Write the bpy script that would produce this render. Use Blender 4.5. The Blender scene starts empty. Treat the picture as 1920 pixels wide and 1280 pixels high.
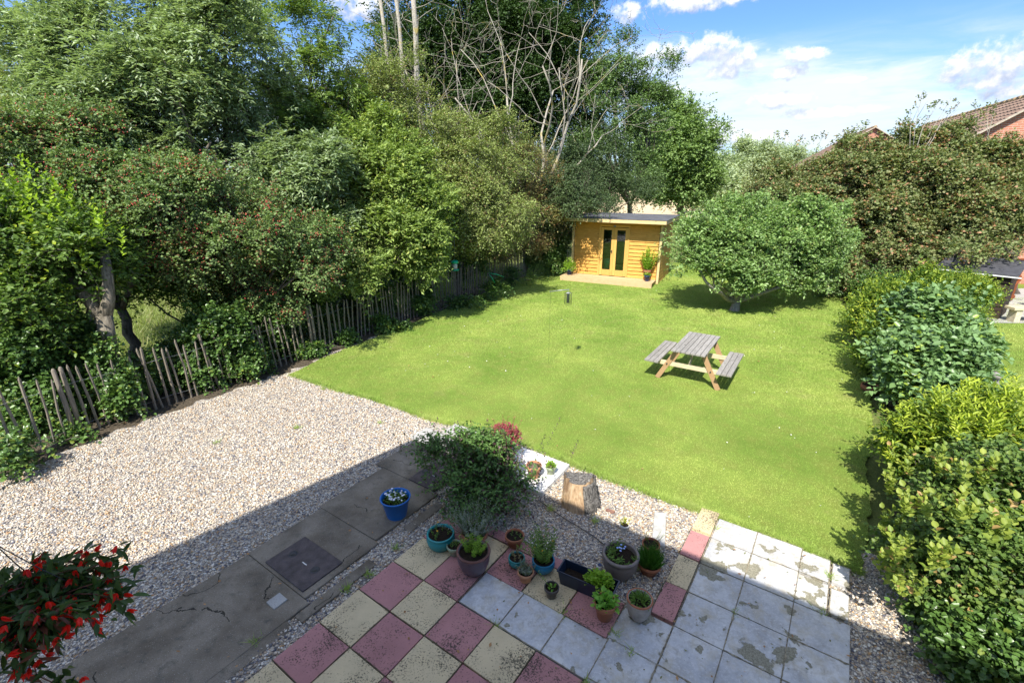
import bpy, math, random
import numpy as np
from mathutils import Vector, Matrix
R = math.radians
S = bpy.context.scene
COL = S.collection
rng = np.random.default_rng(7)

# ------------------------------------------------------------------ camera
CH = 3.95
PIT = 0.32524
cam = bpy.data.cameras.new('camera'); co = bpy.data.objects.new('camera', cam); COL.objects.link(co)
co.location = (0, 0, CH); co.rotation_euler = (math.pi/2 - PIT, 0, 0)
cam.sensor_width = 36; cam.lens = 16.875; cam.clip_end = 3000; cam.clip_start = .05
S.camera = co
# ------------------------------------------------------------------ light
SUN_EL, SUN_AZ = 50, 70            # elevation; heading the shadows run to (degrees from +x)
sd = bpy.data.lights.new('sun', 'SUN'); sd.energy = 4.3; sd.angle = R(.53); sd.color = (1, .95, .86)
so = bpy.data.objects.new('sun', sd); COL.objects.link(so)
dirv = Vector((math.cos(R(SUN_AZ))*math.cos(R(SUN_EL)), math.sin(R(SUN_AZ))*math.cos(R(SUN_EL)), -math.sin(R(SUN_EL))))
so.rotation_euler = dirv.to_track_quat('-Z', 'Y').to_euler()
S.view_settings.view_transform = 'Standard'; S.view_settings.look = 'None'
S.view_settings.exposure = 0.97; S.view_settings.gamma = 1
S.cycles.max_bounces = 6; S.cycles.transparent_max_bounces = 8
S.cycles.diffuse_bounces = 3; S.cycles.glossy_bounces = 2; S.cycles.transmission_bounces = 4

cP, sP = math.cos(PIT), math.sin(PIT)
def ray(x, y):
    a = (x-960)/900; b = (640-y)/900
    return np.array([a, cP + b*sP, -sP + b*cP])
def at(x, y, Y):
    d = ray(x, y); t = Y/d[1]
    return np.array([0, 0, CH]) + d*t
def gr(x, y, z=0):
    d = ray(x, y); t = (z-CH)/d[2]
    return np.array([0, 0, CH]) + d*t
AV = np.array([.5688, .8225]); BV = np.array([.8225, -.5688]); O2 = np.array([-1.5437, 3.7819])
def ab(a, b, z=0):                 # patio grid (metres out from the house, metres along it)
    w = O2 + AV*a + BV*b
    return (float(w[0]), float(w[1]), z)

# ------------------------------------------------------------------ node helpers
class N:
    def __init__(s, tree): s.t = tree; s.n = tree.nodes; s.l = tree.links
    def a(s, typ, ins=None, **kw):
        n = s.n.new(typ)
        for k, v in kw.items(): setattr(n, k, v)
        if ins:
            for k, v in ins.items():
                i = n.inputs[k]
                if isinstance(v, bpy.types.NodeSocket): s.l.new(v, i)
                else: i.default_value = v
        return n
    def m(s, op, a, b=0., c=None, clamp=False):
        n = s.n.new('ShaderNodeMath'); n.operation = op; n.use_clamp = clamp
        for i, v in enumerate((a, b) if c is None else (a, b, c)):
            if isinstance(v, bpy.types.NodeSocket): s.l.new(v, n.inputs[i])
            else: n.inputs[i].default_value = v
        return n.outputs[0]
    def mix(s, f, a, b, bt='MIX'):
        n = s.n.new('ShaderNodeMix'); n.data_type = 'RGBA'; n.blend_type = bt; n.clamp_factor = True
        for i, v in ((0, f), (6, a), (7, b)):
            if isinstance(v, bpy.types.NodeSocket): s.l.new(v, n.inputs[i])
            else: n.inputs[i].default_value = (*v, 1) if isinstance(v, tuple) and len(v) == 3 else v
        return n.outputs[2]
    def ramp(s, f, stops, interp='LINEAR'):
        n = s.n.new('ShaderNodeValToRGB'); n.color_ramp.interpolation = interp
        e = n.color_ramp.elements
        while len(e) < len(stops): e.new(1)
        for i, (p, c) in enumerate(stops):
            e[i].position = p; e[i].color = (*c, 1) if len(c) == 3 else c
        s.l.new(f, n.inputs[0]); return n.outputs[0]
    def noise(s, vec, scale, detail=3, rough=.55, dist=0):
        n = s.a('ShaderNodeTexNoise', {'Scale': scale, 'Detail': detail, 'Roughness': rough, 'Distortion': dist})
        if vec is not None: s.l.new(vec, n.inputs['Vector'])
        return n.outputs[0]
    def vor(s, vec, scale, feature='F1', rand=1.):
        n = s.a('ShaderNodeTexVoronoi', {'Scale': scale, 'Randomness': rand}, feature=feature)
        if vec is not None: s.l.new(vec, n.inputs['Vector'])
        return n
MATS = {}
def material(name, fn):
    if name in MATS: return MATS[name]
    m = bpy.data.materials.new(name); m.use_nodes = True; m.node_tree.nodes.clear()
    n = N(m.node_tree); out = n.a('ShaderNodeOutputMaterial')
    pos = n.a('ShaderNodeTexCoord').outputs['Object']
    r = fn(n, pos)
    m.node_tree.links.new(r, out.inputs['Surface'])
    MATS[name] = m; return m
def bsdf(n, col, rough=.8, bump=None, bs=.3, bd=.01, spec=.3, **kw):
    ins = {'Base Color': (*col, 1) if isinstance(col, tuple) else col, 'Roughness': rough, 'Specular IOR Level': spec}
    ins.update(kw)
    b = n.a('ShaderNodeBsdfPrincipled', ins)
    if bump is not None:
        bb = n.a('ShaderNodeBump', {'Height': bump, 'Strength': bs, 'Distance': bd})
        n.l.new(bb.outputs[0], b.inputs['Normal'])
    return b.outputs[0]
def plain(name, col, rough=.7, var=.25, scale=20, spec=.3, bs=.2, bd=.003, metallic=0.):
    def f(n, p):
        g = n.noise(p, scale, 5)
        lo = tuple(c*(1-var) for c in col); hi = tuple(min(1, c*(1+var)) for c in col)
        c = n.ramp(g, [(.3, lo), (.7, hi)])
        return bsdf(n, c, rough, n.noise(p, scale*4, 3), bs, bd, spec, Metallic=metallic)
    return material(name, f)

# ------------------------------------------------------------------ world: sky with clouds
w = bpy.data.worlds.new('World'); S.world = w; w.use_nodes = True
n = N(w.node_tree); w.node_tree.nodes.clear()
out = n.a('ShaderNodeOutputWorld')
sky = n.a('ShaderNodeTexSky', sky_type='NISHITA'); sky.sun_disc = False
sky.sun_elevation = R(SUN_EL); sky.sun_rotation = R(200); sky.altitude = 50
sky.air_density = 1.0; sky.dust_density = .6; sky.ozone_density = 2.2
vec = n.a('ShaderNodeTexCoord').outputs['Generated']
sx = n.a('ShaderNodeSeparateXYZ', {0: vec})
az = n.m('MULTIPLY', n.m('ARCTAN2', sx.outputs[0], sx.outputs[1]), 57.2958)
el = n.m('MULTIPLY', n.m('ARCSINE', sx.outputs[2]), 57.2958)
CL = [(1310,97,72,20),(1345,88,40,22),(1240,100,50,14),(1385,112,42,22),(1360,135,40,14),(1500,103,45,13),(1480,136,38,12),
      (1835,122,75,30),(1905,112,60,30),(1790,140,45,14),(1870,150,80,16),(1900,172,70,14),(1460,188,52,13),(1530,213,80,9),
      (1400,262,70,14),(1320,250,50,18),(1300,4,95,17),(1178,24,26,17),(670,12,60,22),(1615,205,40,6),(1590,150,34,5),(1240,180,60,14)]
def ae(x, y):
    d = ray(x, y); return math.degrees(math.atan2(d[0], d[1])), math.degrees(math.atan2(d[2], math.hypot(d[0], d[1])))
def density(dy):
    e2 = n.m('ADD', el, dy)
    pv = n.a('ShaderNodeCombineXYZ', {0: az, 1: e2, 2: 0.}).outputs[0]
    ns = n.noise(pv, .8, 7, .6); nb = n.noise(pv, .22, 4, .55)
    best = None
    for x, y, rx, ry in CL:
        a0, e0 = ae(x, y); a1, _ = ae(x+rx*1.12, y); _, e1 = ae(x, y-ry*1.25)
        dx = n.m('MULTIPLY', n.m('SUBTRACT', az, a0), 1/abs(a1-a0))
        dz = n.m('MULTIPLY', n.m('SUBTRACT', e2, e0), 1/abs(e1-e0))
        q = n.m('ADD', n.m('MULTIPLY', dx, dx), n.m('MULTIPLY', dz, dz))
        best = q if best is None else n.m('SMOOTH_MIN', best, q, .4)
    v = n.m('SUBTRACT', 1.05, best)
    v = n.m('ADD', v, n.m('MULTIPLY', n.m('SUBTRACT', ns, .5), 5.0))
    # unseen high cloud cover, added to fill the shade with neutral light
    g = n.m('MULTIPLY', n.m('SUBTRACT', n.noise(vec, 2.2, 6, .6), .50), 12)
    hi = n.m('MULTIPLY', n.m('SUBTRACT', el, 22.), .1, clamp=True)
    v = n.m('MAXIMUM', v, n.m('SUBTRACT', g, n.m('MULTIPLY', n.m('SUBTRACT', 1., hi), 12.)))
    return v, nb
d0, nb = density(0.)
d1, _ = density(1.0)
mask = n.a('ShaderNodeMapRange', {0: d0, 1: -.35, 2: 1.2}, interpolation_type='SMOOTHSTEP').outputs[0]
shade = n.a('ShaderNodeMapRange', {0: n.m('SUBTRACT', d1, d0), 1: -2.0, 2: 1.5}, interpolation_type='SMOOTHSTEP').outputs[0]
cc = n.mix(shade, (.62, .63, .645), (.24, .29, .42))
# thin high veil near the horizon
pv = n.a('ShaderNodeCombineXYZ', {0: n.m('MULTIPLY', az, .12), 1: n.m('MULTIPLY', el, .55), 2: 3.}).outputs[0]
veil = n.m('MULTIPLY', n.m('SUBTRACT', n.noise(pv, 1.0, 6, .6, .6), .20), 2.3)
low = n.a('ShaderNodeMapRange', {0: el, 1: 14.5, 2: 5.}, interpolation_type='SMOOTHSTEP').outputs[0]
veil = n.m('ADD', n.m('MULTIPLY', n.m('MULTIPLY', veil, veil), low), n.m('MULTIPLY', low, .12), clamp=True)
veil = n.m('MULTIPLY', veil, 1.0, clamp=True)
base = n.a('ShaderNodeVectorMath', {0: sky.outputs[0]}, operation='SCALE'); base.inputs['Scale'].default_value = .092
bl = n.mix(1., base.outputs[0], (.66, .90, 1.25), 'MULTIPLY')
for x, y, rx, ry, am in ((1330,150,250,60,.9),(1600,165,250,48,.95),(1480,215,330,52,.85),(1700,215,260,40,.5),(1450,255,300,40,.5),(1200,110,120,40,.4)):
    a0, e0 = ae(x, y); a1, _ = ae(x+rx, y); _, e1 = ae(x, y-ry)
    dx = n.m('MULTIPLY', n.m('SUBTRACT', az, a0), 1/abs(a1-a0)); dz = n.m('MULTIPLY', n.m('SUBTRACT', el, e0), 1/abs(e1-e0))
    q = n.m('ADD', n.m('MULTIPLY', dx, dx), n.m('MULTIPLY', dz, dz))
    sn = n.noise(n.a('ShaderNodeCombineXYZ', {0: n.m('MULTIPLY', az, .16), 1: n.m('MULTIPLY', el, .7), 2: 9.}).outputs[0], 1.0, 6, .6, .4)
    v_ = n.m('MULTIPLY', n.m('SUBTRACT', n.m('ADD', 1.1, n.m('MULTIPLY', n.m('SUBTRACT', sn, .5), 3.)), q), am, clamp=True)
    veil = n.m('ADD', veil, n.m('MULTIPLY', v_, n.m('SUBTRACT', 1., veil)), clamp=True)
c = n.mix(veil, bl, (.49, .545, .61))
hi2 = n.m('MULTIPLY', n.m('SUBTRACT', el, 22.), .1, clamp=True)
cc = n.mix(hi2, cc, (.80, .81, .82))  # added clouds above the view are made whiter for more fill
c = n.mix(mask, c, cc)
bg = n.a('ShaderNodeBackground', {0: c, 1: 1.0})
w.node_tree.links.new(bg.outputs[0], out.inputs[0])

# ------------------------------------------------------------------ mesh helpers
class MB:
    """collects faces, then links them as ONE mesh object"""
    def __init__(s): s.V = []; s.F = []; s.I = []; s.sm = []; s.n = 0
    def add(s, v, f, mi=0, smooth=False):
        s.V.append(np.asarray(v, float)); o = s.n
        for q in f: s.F.append([i+o for i in q]); s.I.append(mi); s.sm.append(smooth)
        s.n += len(v); return s
    def box(s, c, d, M=None, mi=0):
        x, y, z = np.array(d)/2.
        v = np.array([(i*x, j*y, k*z) for i in (-1, 1) for j in (-1, 1) for k in (-1, 1)])
        if M is not None: v = v @ np.array(M.to_3x3()).T
        v = v + np.array(c)
        return s.add(v, [(0,1,3,2),(4,6,7,5),(0,4,5,1),(2,3,7,6),(0,2,6,4),(1,5,7,3)], mi)
    def bar(s, p0, p1, w, t, up=(0,0,1), mi=0):
        p0 = Vector(p0); p1 = Vector(p1); d = (p1-p0); L = d.length; d.normalize()
        sd = d.cross(Vector(up)).normalized(); u = sd.cross(d).normalized()
        M = Matrix((sd, d, u)).transposed()
        return s.box((p0+p1)/2, (w, L, t), M, mi)
    def tube(s, P, r, seg=6, mi=0, cap=True, smooth=True):
        P = np.asarray(P, float); k = len(P)
        r = np.full(k, r) if np.isscalar(r) else np.asarray(r)
        T = np.gradient(P, axis=0); T /= np.linalg.norm(T, axis=1)[:, None]+1e-9
        ref = np.array([0, 0, 1.]) if abs(T[:, 2]).mean() < .8 else np.array([1., 0, 0])
        U = np.cross(T, ref); U /= np.linalg.norm(U, axis=1)[:, None]+1e-9
        W = np.cross(T, U)
        a = np.arange(seg)*2*np.pi/seg
        v = P[:, None] + r[:, None, None]*(np.cos(a)[None, :, None]*U[:, None] + np.sin(a)[None, :, None]*W[:, None])
        f = [(i*seg+j, i*seg+(j+1) % seg, (i+1)*seg+(j+1) % seg, (i+1)*seg+j) for i in range(k-1) for j in range(seg)]
        if cap: f += [tuple(range(seg))[::-1], tuple((k-1)*seg+j for j in range(seg))]
        return s.add(v.reshape(-1, 3), f, mi, smooth)
    def lathe(s, prof, c=(0,0,0), seg=28, mi=0, smooth=True, wob=0.):
        a = np.arange(seg)*2*np.pi/seg; k = len(prof); v = []
        for r_, z in prof: v += [(c[0]+r_*math.cos(t), c[1]+r_*math.sin(t), c[2]+z) for t in a]
        f = [(i*seg+j, i*seg+(j+1) % seg, (i+1)*seg+(j+1) % seg, (i+1)*seg+j) for i in range(k-1) for j in range(seg)]
        return s.add(v, f, mi, smooth)
    def build(s, name, mat, parent=None, bevel=0, loc=None):
        me = bpy.data.meshes.new(name)
        me.from_pydata(np.concatenate(s.V).tolist(), [], s.F)
        mats = mat if isinstance(mat, (list, tuple)) else [mat]
        for m_ in mats: me.materials.append(m_)
        me.polygons.foreach_set('material_index', s.I); me.polygons.foreach_set('use_smooth', s.sm)
        me.validate(); me.update()
        o = bpy.data.objects.new(name, me); COL.objects.link(o)
        if parent is not None: o.parent = parent
        if loc is not None: o.location = loc
        if bevel:
            b = o.modifiers.new('bevel', 'BEVEL'); b.width = bevel; b.segments = 2; b.limit_method = 'ANGLE'; b.angle_limit = R(40)
        return o
def fast_mesh(name, V, F, mat, parent=None, smooth=False, mi=None, tip=None):
    """V (n,3), F (m,k) with constant k"""
    me = bpy.data.meshes.new(name); k = F.shape[1]
    me.vertices.add(len(V)); me.vertices.foreach_set('co', V.astype(np.float32).ravel())
    me.loops.add(F.size); me.loops.foreach_set('vertex_index', F.astype(np.int32).ravel())
    me.polygons.add(len(F)); me.polygons.foreach_set('loop_start', np.arange(0, F.size, k, dtype=np.int32))
    try: me.polygons.foreach_set('loop_total', np.full(len(F), k, dtype=np.int32))
    except Exception: pass
    for m_ in (mat if isinstance(mat, (list, tuple)) else [mat]): me.materials.append(m_)
    if mi is not None: me.polygons.foreach_set('material_index', mi.astype(np.int32))
    if smooth: me.polygons.foreach_set('use_smooth', np.ones(len(F), dtype=bool))
    if tip is not None:
        at_ = me.attributes.new('tip', 'FLOAT', 'POINT'); at_.data.foreach_set('value', np.repeat(tip, len(V)//len(tip)).astype(np.float32))
    me.update(calc_edges=True)
    o = bpy.data.objects.new(name, me); COL.objects.link(o)
    if parent is not None: o.parent = parent
    return o
def tag(o, label=None, cat=None, group=None, kind=None):
    if label: o['label'] = label
    if cat: o['category'] = cat
    if group: o['group'] = group
    if kind: o['kind'] = kind
    return o
def empty(name, loc=(0,0,0), rz=0, **kw):
    o = bpy.data.objects.new(name, None); COL.objects.link(o)
    o.location = tuple(float(v) for v in loc); o.rotation_euler.z = rz; o.empty_display_size = .2
    return tag(o, **kw)
def unit(v): return v/(np.linalg.norm(v, axis=-1, keepdims=True)+1e-9)

# ------------------------------------------------------------------ materials
def m_gravel(n, p):
    wv = n.a('ShaderNodeVectorMath', {0: p, 1: n.a('ShaderNodeVectorMath', {0: n.a('ShaderNodeTexNoise', {'Vector': p, 'Scale': 30.}).outputs[1], 'Scale': .012}, operation='SCALE').outputs[0]}, operation='ADD').outputs[0]
    v = n.vor(wv, 44); e = n.vor(wv, 44, 'DISTANCE_TO_EDGE'); v2 = n.vor(wv, 85)
    rv = n.a('ShaderNodeSeparateColor', {0: v.outputs['Color']}).outputs[0]
    c = n.ramp(rv, [(0, (.52,.44,.33)), (.16, (.34,.27,.20)), (.29, (.64,.58,.48)), (.40, (.44,.27,.13)), (.50, (.15,.15,.16)), (.62, (.70,.66,.58)), (.71, (.27,.25,.23)), (.80, (.54,.44,.31)), (.90, (.09,.10,.13))], 'CONSTANT')
    r2 = n.a('ShaderNodeSeparateColor', {0: v2.outputs['Color']}).outputs[1]
    c = n.mix(.35, c, n.ramp(r2, [(0, (.25,.22,.2)), (.4, (.7,.64,.55)), (1, (.8,.76,.7))]))
    dark = n.a('ShaderNodeMapRange', {0: e.outputs[0], 1: .0, 2: .12}).outputs[0]
    c = n.mix(dark, (.10, .085, .07), c)
    big = n.noise(p, 1.3, 4)
    c = n.mix(n.m('MULTIPLY', n.m('SUBTRACT', big, .5), .9, clamp=True), c, (.30, .24, .17))
    h = n.m('MULTIPLY', n.m('SUBTRACT', 1., v.outputs[0]), 1.)
    return bsdf(n, c, .75, h, .9, .016)
GRAVEL = material('gravel_stones', m_gravel)
def m_grass(n, p):
    a = n.noise(p, .55, 5, .6, .4); b = n.noise(p, 3.2, 4, .6); f = n.noise(p, 60, 4, .7)
    c = n.ramp(a, [(.30, (.20,.30,.05)), (.48, (.27,.37,.07)), (.66, (.36,.46,.09))])
    c = n.mix(n.m('MULTIPLY', n.m('SUBTRACT', b, .42), 2.2, clamp=True), c, (.31,.33,.075))
    dry = n.m('MULTIPLY', n.m('SUBTRACT', n.noise(p, 1.15, 6, .7, .3), .60), 7, clamp=True)
    c = n.mix(n.m('MULTIPLY', dry, .55), c, (.36,.31,.13))
    c = n.mix(n.m('MULTIPLY', n.m('SUBTRACT', f, .35), 1.6, clamp=True), n.mix(.5, c, (.035,.07,.01)), c)
    return bsdf(n, c, .9, f, .8, .03, .1)
LAWN = material('lawn_grass', m_grass)
def leafmat(name, dark, light, trans=.28, alt=None, altp=.06, rough=.5, spec=.35, clump=.9, tipc=None, tk=.55):
    GN = 1.22
    tcol = tipc or tuple(min(.8, v*1.3*GN) for v in light)
    dark, light = tuple(v*GN for v in dark), tuple(v*GN for v in light)
    def f(n, p):
        isl = n.a('ShaderNodeNewGeometry').outputs['Random Per Island']
        g = n.noise(p, clump, 3)
        t = n.m('ADD', n.m('MULTIPLY', isl, .6), n.m('MULTIPLY', n.m('SUBTRACT', g, .3), 1.1), clamp=True)
        c = n.mix(t, dark, light)
        ta = n.a('ShaderNodeAttribute', attribute_name='tip').outputs['Fac']
        c = n.mix(n.m('MULTIPLY', n.a('ShaderNodeMapRange', {0: ta, 1: .45, 2: .95}).outputs[0], tk), c, tcol)
        if alt:
            k = n.m('FRACT', n.m('MULTIPLY', isl, 37.31)); gg = n.noise(p, 1.6, 3)
            k = n.m('LESS_THAN', n.m('SUBTRACT', k, n.m('MULTIPLY', n.m('SUBTRACT', gg, .5), 3.6*altp**.5)), altp)
            c = n.mix(k, c, alt)
        b = n.a('ShaderNodeBsdfPrincipled', {'Base Color': c, 'Roughness': rough, 'Specular IOR Level': spec})
        tc = n.mix(1., c, (1.35, 1.45, .7), 'MULTIPLY')
        tr = n.a('ShaderNodeBsdfTranslucent', {0: tc})
        return n.a('ShaderNodeMixShader', {0: trans, 1: b.outputs[0], 2: tr.outputs[0]}).outputs[0]
    return material(name, f)
def m_blade(n, p):
    isl = n.a('ShaderNodeNewGeometry').outputs['Random Per Island']
    a = n.noise(p, .55, 5, .6, .4); b = n.noise(p, 3.2, 4, .6)
    c = n.ramp(a, [(.30, (.26,.41,.075)), (.48, (.37,.51,.11)), (.66, (.58,.66,.19))])
    c = n.mix(n.m('MULTIPLY', n.m('SUBTRACT', b, .42), 2.2, clamp=True), c, (.46,.53,.18))
    dry = n.m('MULTIPLY', n.m('SUBTRACT', n.noise(p, 1.15, 6, .7, .3), .56), 6, clamp=True)
    c = n.mix(n.m('MULTIPLY', dry, .65), c, (.50,.43,.20))
    dk = n.m('MULTIPLY', n.m('SUBTRACT', n.noise(p, 1.9, 5, .65), .56), 6, clamp=True)
    c = n.mix(n.m('MULTIPLY', dk, .4), c, (.16,.28,.05))
    c = n.mix(n.m('MULTIPLY', isl, .3), c, (.16,.25,.03))
    b_ = n.a('ShaderNodeBsdfPrincipled', {'Base Color': c, 'Roughness': .8, 'Specular IOR Level': .12})
    tr = n.a('ShaderNodeBsdfTranslucent', {0: c})
    return n.a('ShaderNodeMixShader', {0: .3, 1: b_.outputs[0], 2: tr.outputs[0]}).outputs[0]
BLADE = material('grass_blades', m_blade)
ROUGHG = leafmat('meadow_grass', (.10,.17,.03), (.30,.33,.10), .35, (.40,.36,.2), .15)
def m_bark(c1, c2, sc=9):
    def f(n, p):
        mp = n.a('ShaderNodeMapping', {'Vector': p, 'Scale': (1, 1, .25)}).outputs[0]
        g = n.noise(mp, sc*3, 6, .65, .5); c = n.ramp(g, [(.32, c1), (.62, c2)])
        return bsdf(n, c, .9, g, .9, .02, .15)
    return f
BARK = material('bark_brown', m_bark((.06,.048,.035), (.20,.17,.135)))
BARKG = material('bark_pale_grey', m_bark((.17,.15,.12), (.40,.37,.31)))
def m_dead(n, p):
    g = n.noise(p, 24, 6, .65, .5); c = n.ramp(g, [(.32, (.21,.185,.145)), (.62, (.45,.41,.34))])
    c = n.mix(n.m('MULTIPLY', n.m('SUBTRACT', n.noise(p, 1.7, 5, .7), .56), 9, clamp=True), c, (.46,.36,.09))
    return bsdf(n, c, .9, g, .9, .02, .15)
DEADW = material('dead_wood', m_dead)
def m_wood(c1, c2, axis=0, sc=6, rough=.7, bs=.3):
    def f(n, p):
        s_ = [14, 14, 14]; s_[axis] = 1.2
        mp = n.a('ShaderNodeMapping', {'Vector': p, 'Scale': tuple(s_)}).outputs[0]
        g = n.noise(mp, sc, 6, .6, .6); k = n.noise(p, 5, 3)
        isl = n.a('ShaderNodeNewGeometry').outputs['Random Per Island']
        c = n.ramp(g, [(.3, c1), (.7, c2)])
        c = n.mix(n.m('MULTIPLY', isl, .35), c, tuple(v*.62 for v in c1))
        kn = n.vor(p, 2.1, 'F1'); kd = n.m('LESS_THAN', kn.outputs[0], .06)
        c = n.mix(n.m('MULTIPLY', kd, .6), c, tuple(v*.35 for v in c1))
        c = n.mix(n.m('MULTIPLY', n.m('SUBTRACT', k, .5), .8, clamp=True), c, tuple(v*.6 for v in c1))
        return bsdf(n, c, rough, g, bs, .004, .25)
    return f
GREYW = material('weathered_wood', m_wood((.20,.185,.16), (.42,.40,.37), 1))
LEGW = material('pine_leg_wood', m_wood((.34,.20,.10), (.50,.33,.18), 1))
PALEW = material('pale_pine', m_wood((.52,.42,.26), (.70,.60,.42), 0))
CLAD = material('golden_cladding', m_wood((.53,.265,.052), (.80,.47,.12), 0, 4))
CLADY = material('golden_side_cladding', m_wood((.58,.32,.075), (.80,.52,.16), 1, 4))
DECKW = material('deck_boards', m_wood((.50,.33,.17), (.68,.50,.30), 0, 5))
FASC = material('pale_fascia', m_wood((.60,.43,.19), (.78,.62,.34), 0, 4))
PALE = material('chestnut_pale', m_wood((.15,.125,.095), (.33,.29,.235), 2))
DARKSHED = material('black_stained_boards', m_wood((.022,.014,.010), (.07,.045,.03), 0))
REDW = material('red_brown_boards', m_wood((.20,.055,.02), (.34,.11,.04), 2))
def m_felt(n, p):
    g = n.noise(p, 3, 5); f = n.noise(p, 220, 2)
    return bsdf(n, n.ramp(g, [(.3, (.075,.077,.083)), (.7, (.13,.133,.145))]), .85, f, .5, .003)
FELT = material('roofing_felt', m_felt)
def m_glass(n, p):
    g = n.a('ShaderNodeBsdfGlossy', {'Color': (.9,.95,1,1), 'Roughness': .02})
    t = n.a('ShaderNodeBsdfTransparent', {0: (.86,.92,.90,1)})
    fr = n.a('ShaderNodeFresnel', {'IOR': 1.5}).outputs[0]
    return n.a('ShaderNodeMixShader', {0: n.m('ADD', fr, .05), 1: t.outputs[0], 2: g.outputs[0]}).outputs[0]
GLASS = material('window_glass', m_glass)
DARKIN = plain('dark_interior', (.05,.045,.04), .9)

TERRAP = plain('pale_terracotta', (.50,.25,.14), .85, .3, 9, .2)
SOIL = plain('potting_soil', (.028,.02,.014), .95, .5, 60, .1, 1., .01)
GRAVSOIL = plain('gritty_soil', (.20,.16,.12), .95, .5, 90, .1, 1., .01)
TERRA = None
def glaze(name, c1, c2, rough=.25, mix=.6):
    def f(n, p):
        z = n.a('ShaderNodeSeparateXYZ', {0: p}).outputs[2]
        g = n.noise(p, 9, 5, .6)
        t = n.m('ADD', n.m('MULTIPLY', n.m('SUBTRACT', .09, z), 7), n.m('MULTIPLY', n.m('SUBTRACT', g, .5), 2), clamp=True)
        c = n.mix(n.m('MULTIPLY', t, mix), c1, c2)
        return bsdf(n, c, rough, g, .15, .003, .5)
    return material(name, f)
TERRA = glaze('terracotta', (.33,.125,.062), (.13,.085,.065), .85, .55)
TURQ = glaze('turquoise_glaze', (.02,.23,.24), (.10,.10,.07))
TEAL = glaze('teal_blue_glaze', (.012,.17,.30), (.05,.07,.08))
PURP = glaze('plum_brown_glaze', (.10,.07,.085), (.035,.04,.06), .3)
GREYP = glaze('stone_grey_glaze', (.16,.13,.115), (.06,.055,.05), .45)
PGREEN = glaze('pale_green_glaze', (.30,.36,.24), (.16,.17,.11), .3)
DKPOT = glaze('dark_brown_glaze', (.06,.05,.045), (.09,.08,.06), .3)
BLUEP = plain('blue_plastic', (.012,.14,.46), .42, .12, 5, .5)
NAVYP = plain('navy_plastic', (.012,.022,.045), .35, .2, 8, .5)
WHITEP = plain('white_ceramic', (.72,.72,.70), .4, .08, 10, .5)
DKBLUE = plain('dark_blue_glazed', (.015,.03,.10), .3, .2, 8, .5)
GREENPL = plain('green_plastic', (.0,.38,.20), .45, .15, 6, .4)
WIRE = plain('galvanised_wire', (.30,.31,.32), .45, .2, 30, .5, metallic=.6)
BLACKM = plain('black_iron', (.03,.03,.032), .5, .2, 30, .5)
MULCH = plain('leaf_litter', (.13,.105,.075), .95, .6, 35, .1, 1., .03)
BLUEGLZ = plain('solar_cell', (.02,.03,.12), .2, .2, 8, .5)
def m_conc(c1, c2, dirt, name, patch=.55, stain=(.10,.095,.075), dsc=260, cr=1.0):
    def f(n, p):
        g = n.noise(p, 2.2, 7, .62, .3); f_ = n.noise(p, 120, 4, .7); k = n.noise(p, 11, 6, .7)
        c = n.ramp(g, [(.3, c1), (.7, c2)])
        sp = n.m('MULTIPLY', n.m('SUBTRACT', k, patch), 7, clamp=True); c = n.mix(n.m('MULTIPLY', n.m('SUBTRACT', f_, .5), 3., clamp=True), c, tuple(v*.45 for v in c1))
        c = n.mix(n.m('MULTIPLY', sp, dirt), c, stain)
        vs = n.vor(p, 85); dots = n.m('LESS_THAN', vs.outputs[0], .16)
        rs = n.a('ShaderNodeSeparateColor', {0: vs.outputs['Color']}).outputs[0]
        c = n.mix(n.m('MULTIPLY', n.m('MULTIPLY', dots, n.m('GREATER_THAN', rs, .62)), .7), c, (.62,.60,.56))
        wv = n.a('ShaderNodeVectorMath', {0: p, 1: n.a('ShaderNodeVectorMath', {0: n.a('ShaderNodeTexNoise', {'Vector': p, 'Scale': 2.5, 'Detail': 5.}).outputs[1], 'Scale': .5}, operation='SCALE').outputs[0]}, operation='ADD').outputs[0]
        e = n.vor(wv, .9*cr, 'DISTANCE_TO_EDGE').outputs[0]
        ck = n.m('MULTIPLY', n.m('LESS_THAN', e, .0045), n.m('GREATER_THAN', n.noise(p, 1.7, 2), .53))
        c = n.mix(n.m('MULTIPLY', ck, .9), c, (.03,.028,.022))
        h = n.m('SUBTRACT', n.m('ADD', f_, n.m('MULTIPLY', k, .6)), ck)
        return bsdf(n, c, .9, h, .5, .006, .15)
    return material(name, f)
CONC = m_conc((.125,.102,.074), (.29,.25,.195), .75, 'old_concrete')
CONCL = m_conc((.34,.33,.31), (.46,.45,.42), .3, 'pale_concrete_flag', cr=.3)
def m_slab(base):
    def f(n, p):
        g = n.noise(p, 3, 6, .65); k = n.noise(p, 62, 4, .75, .3); k2 = n.noise(p, 2.6, 5, .65)
        isl = n.a('ShaderNodeNewGeometry').outputs['Random Per Island']
        c = n.ramp(g, [(.3, tuple(v*.82 for v in base)), (.7, tuple(v*1.12 for v in base))])
        c = n.mix(n.m('MULTIPLY', isl, .3), c, tuple(v*.8 for v in base))
        th = n.m('SUBTRACT', .885, n.m('ADD', n.m('MULTIPLY', k2, .62), n.m('MULTIPLY', isl, .05)))
        sp = n.m('MULTIPLY', n.m('SUBTRACT', k, th), 14, clamp=True)
        c = n.mix(n.m('MULTIPLY', sp, .85), c, (.045,.042,.032))
        return bsdf(n, c, .88, n.noise(p, 90, 4), .35, .004, .2)
    return f
REDS = material('red_slab', m_slab((.44,.215,.205)))
YELS = material('yellow_slab', m_slab((.64,.52,.32)))
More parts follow.
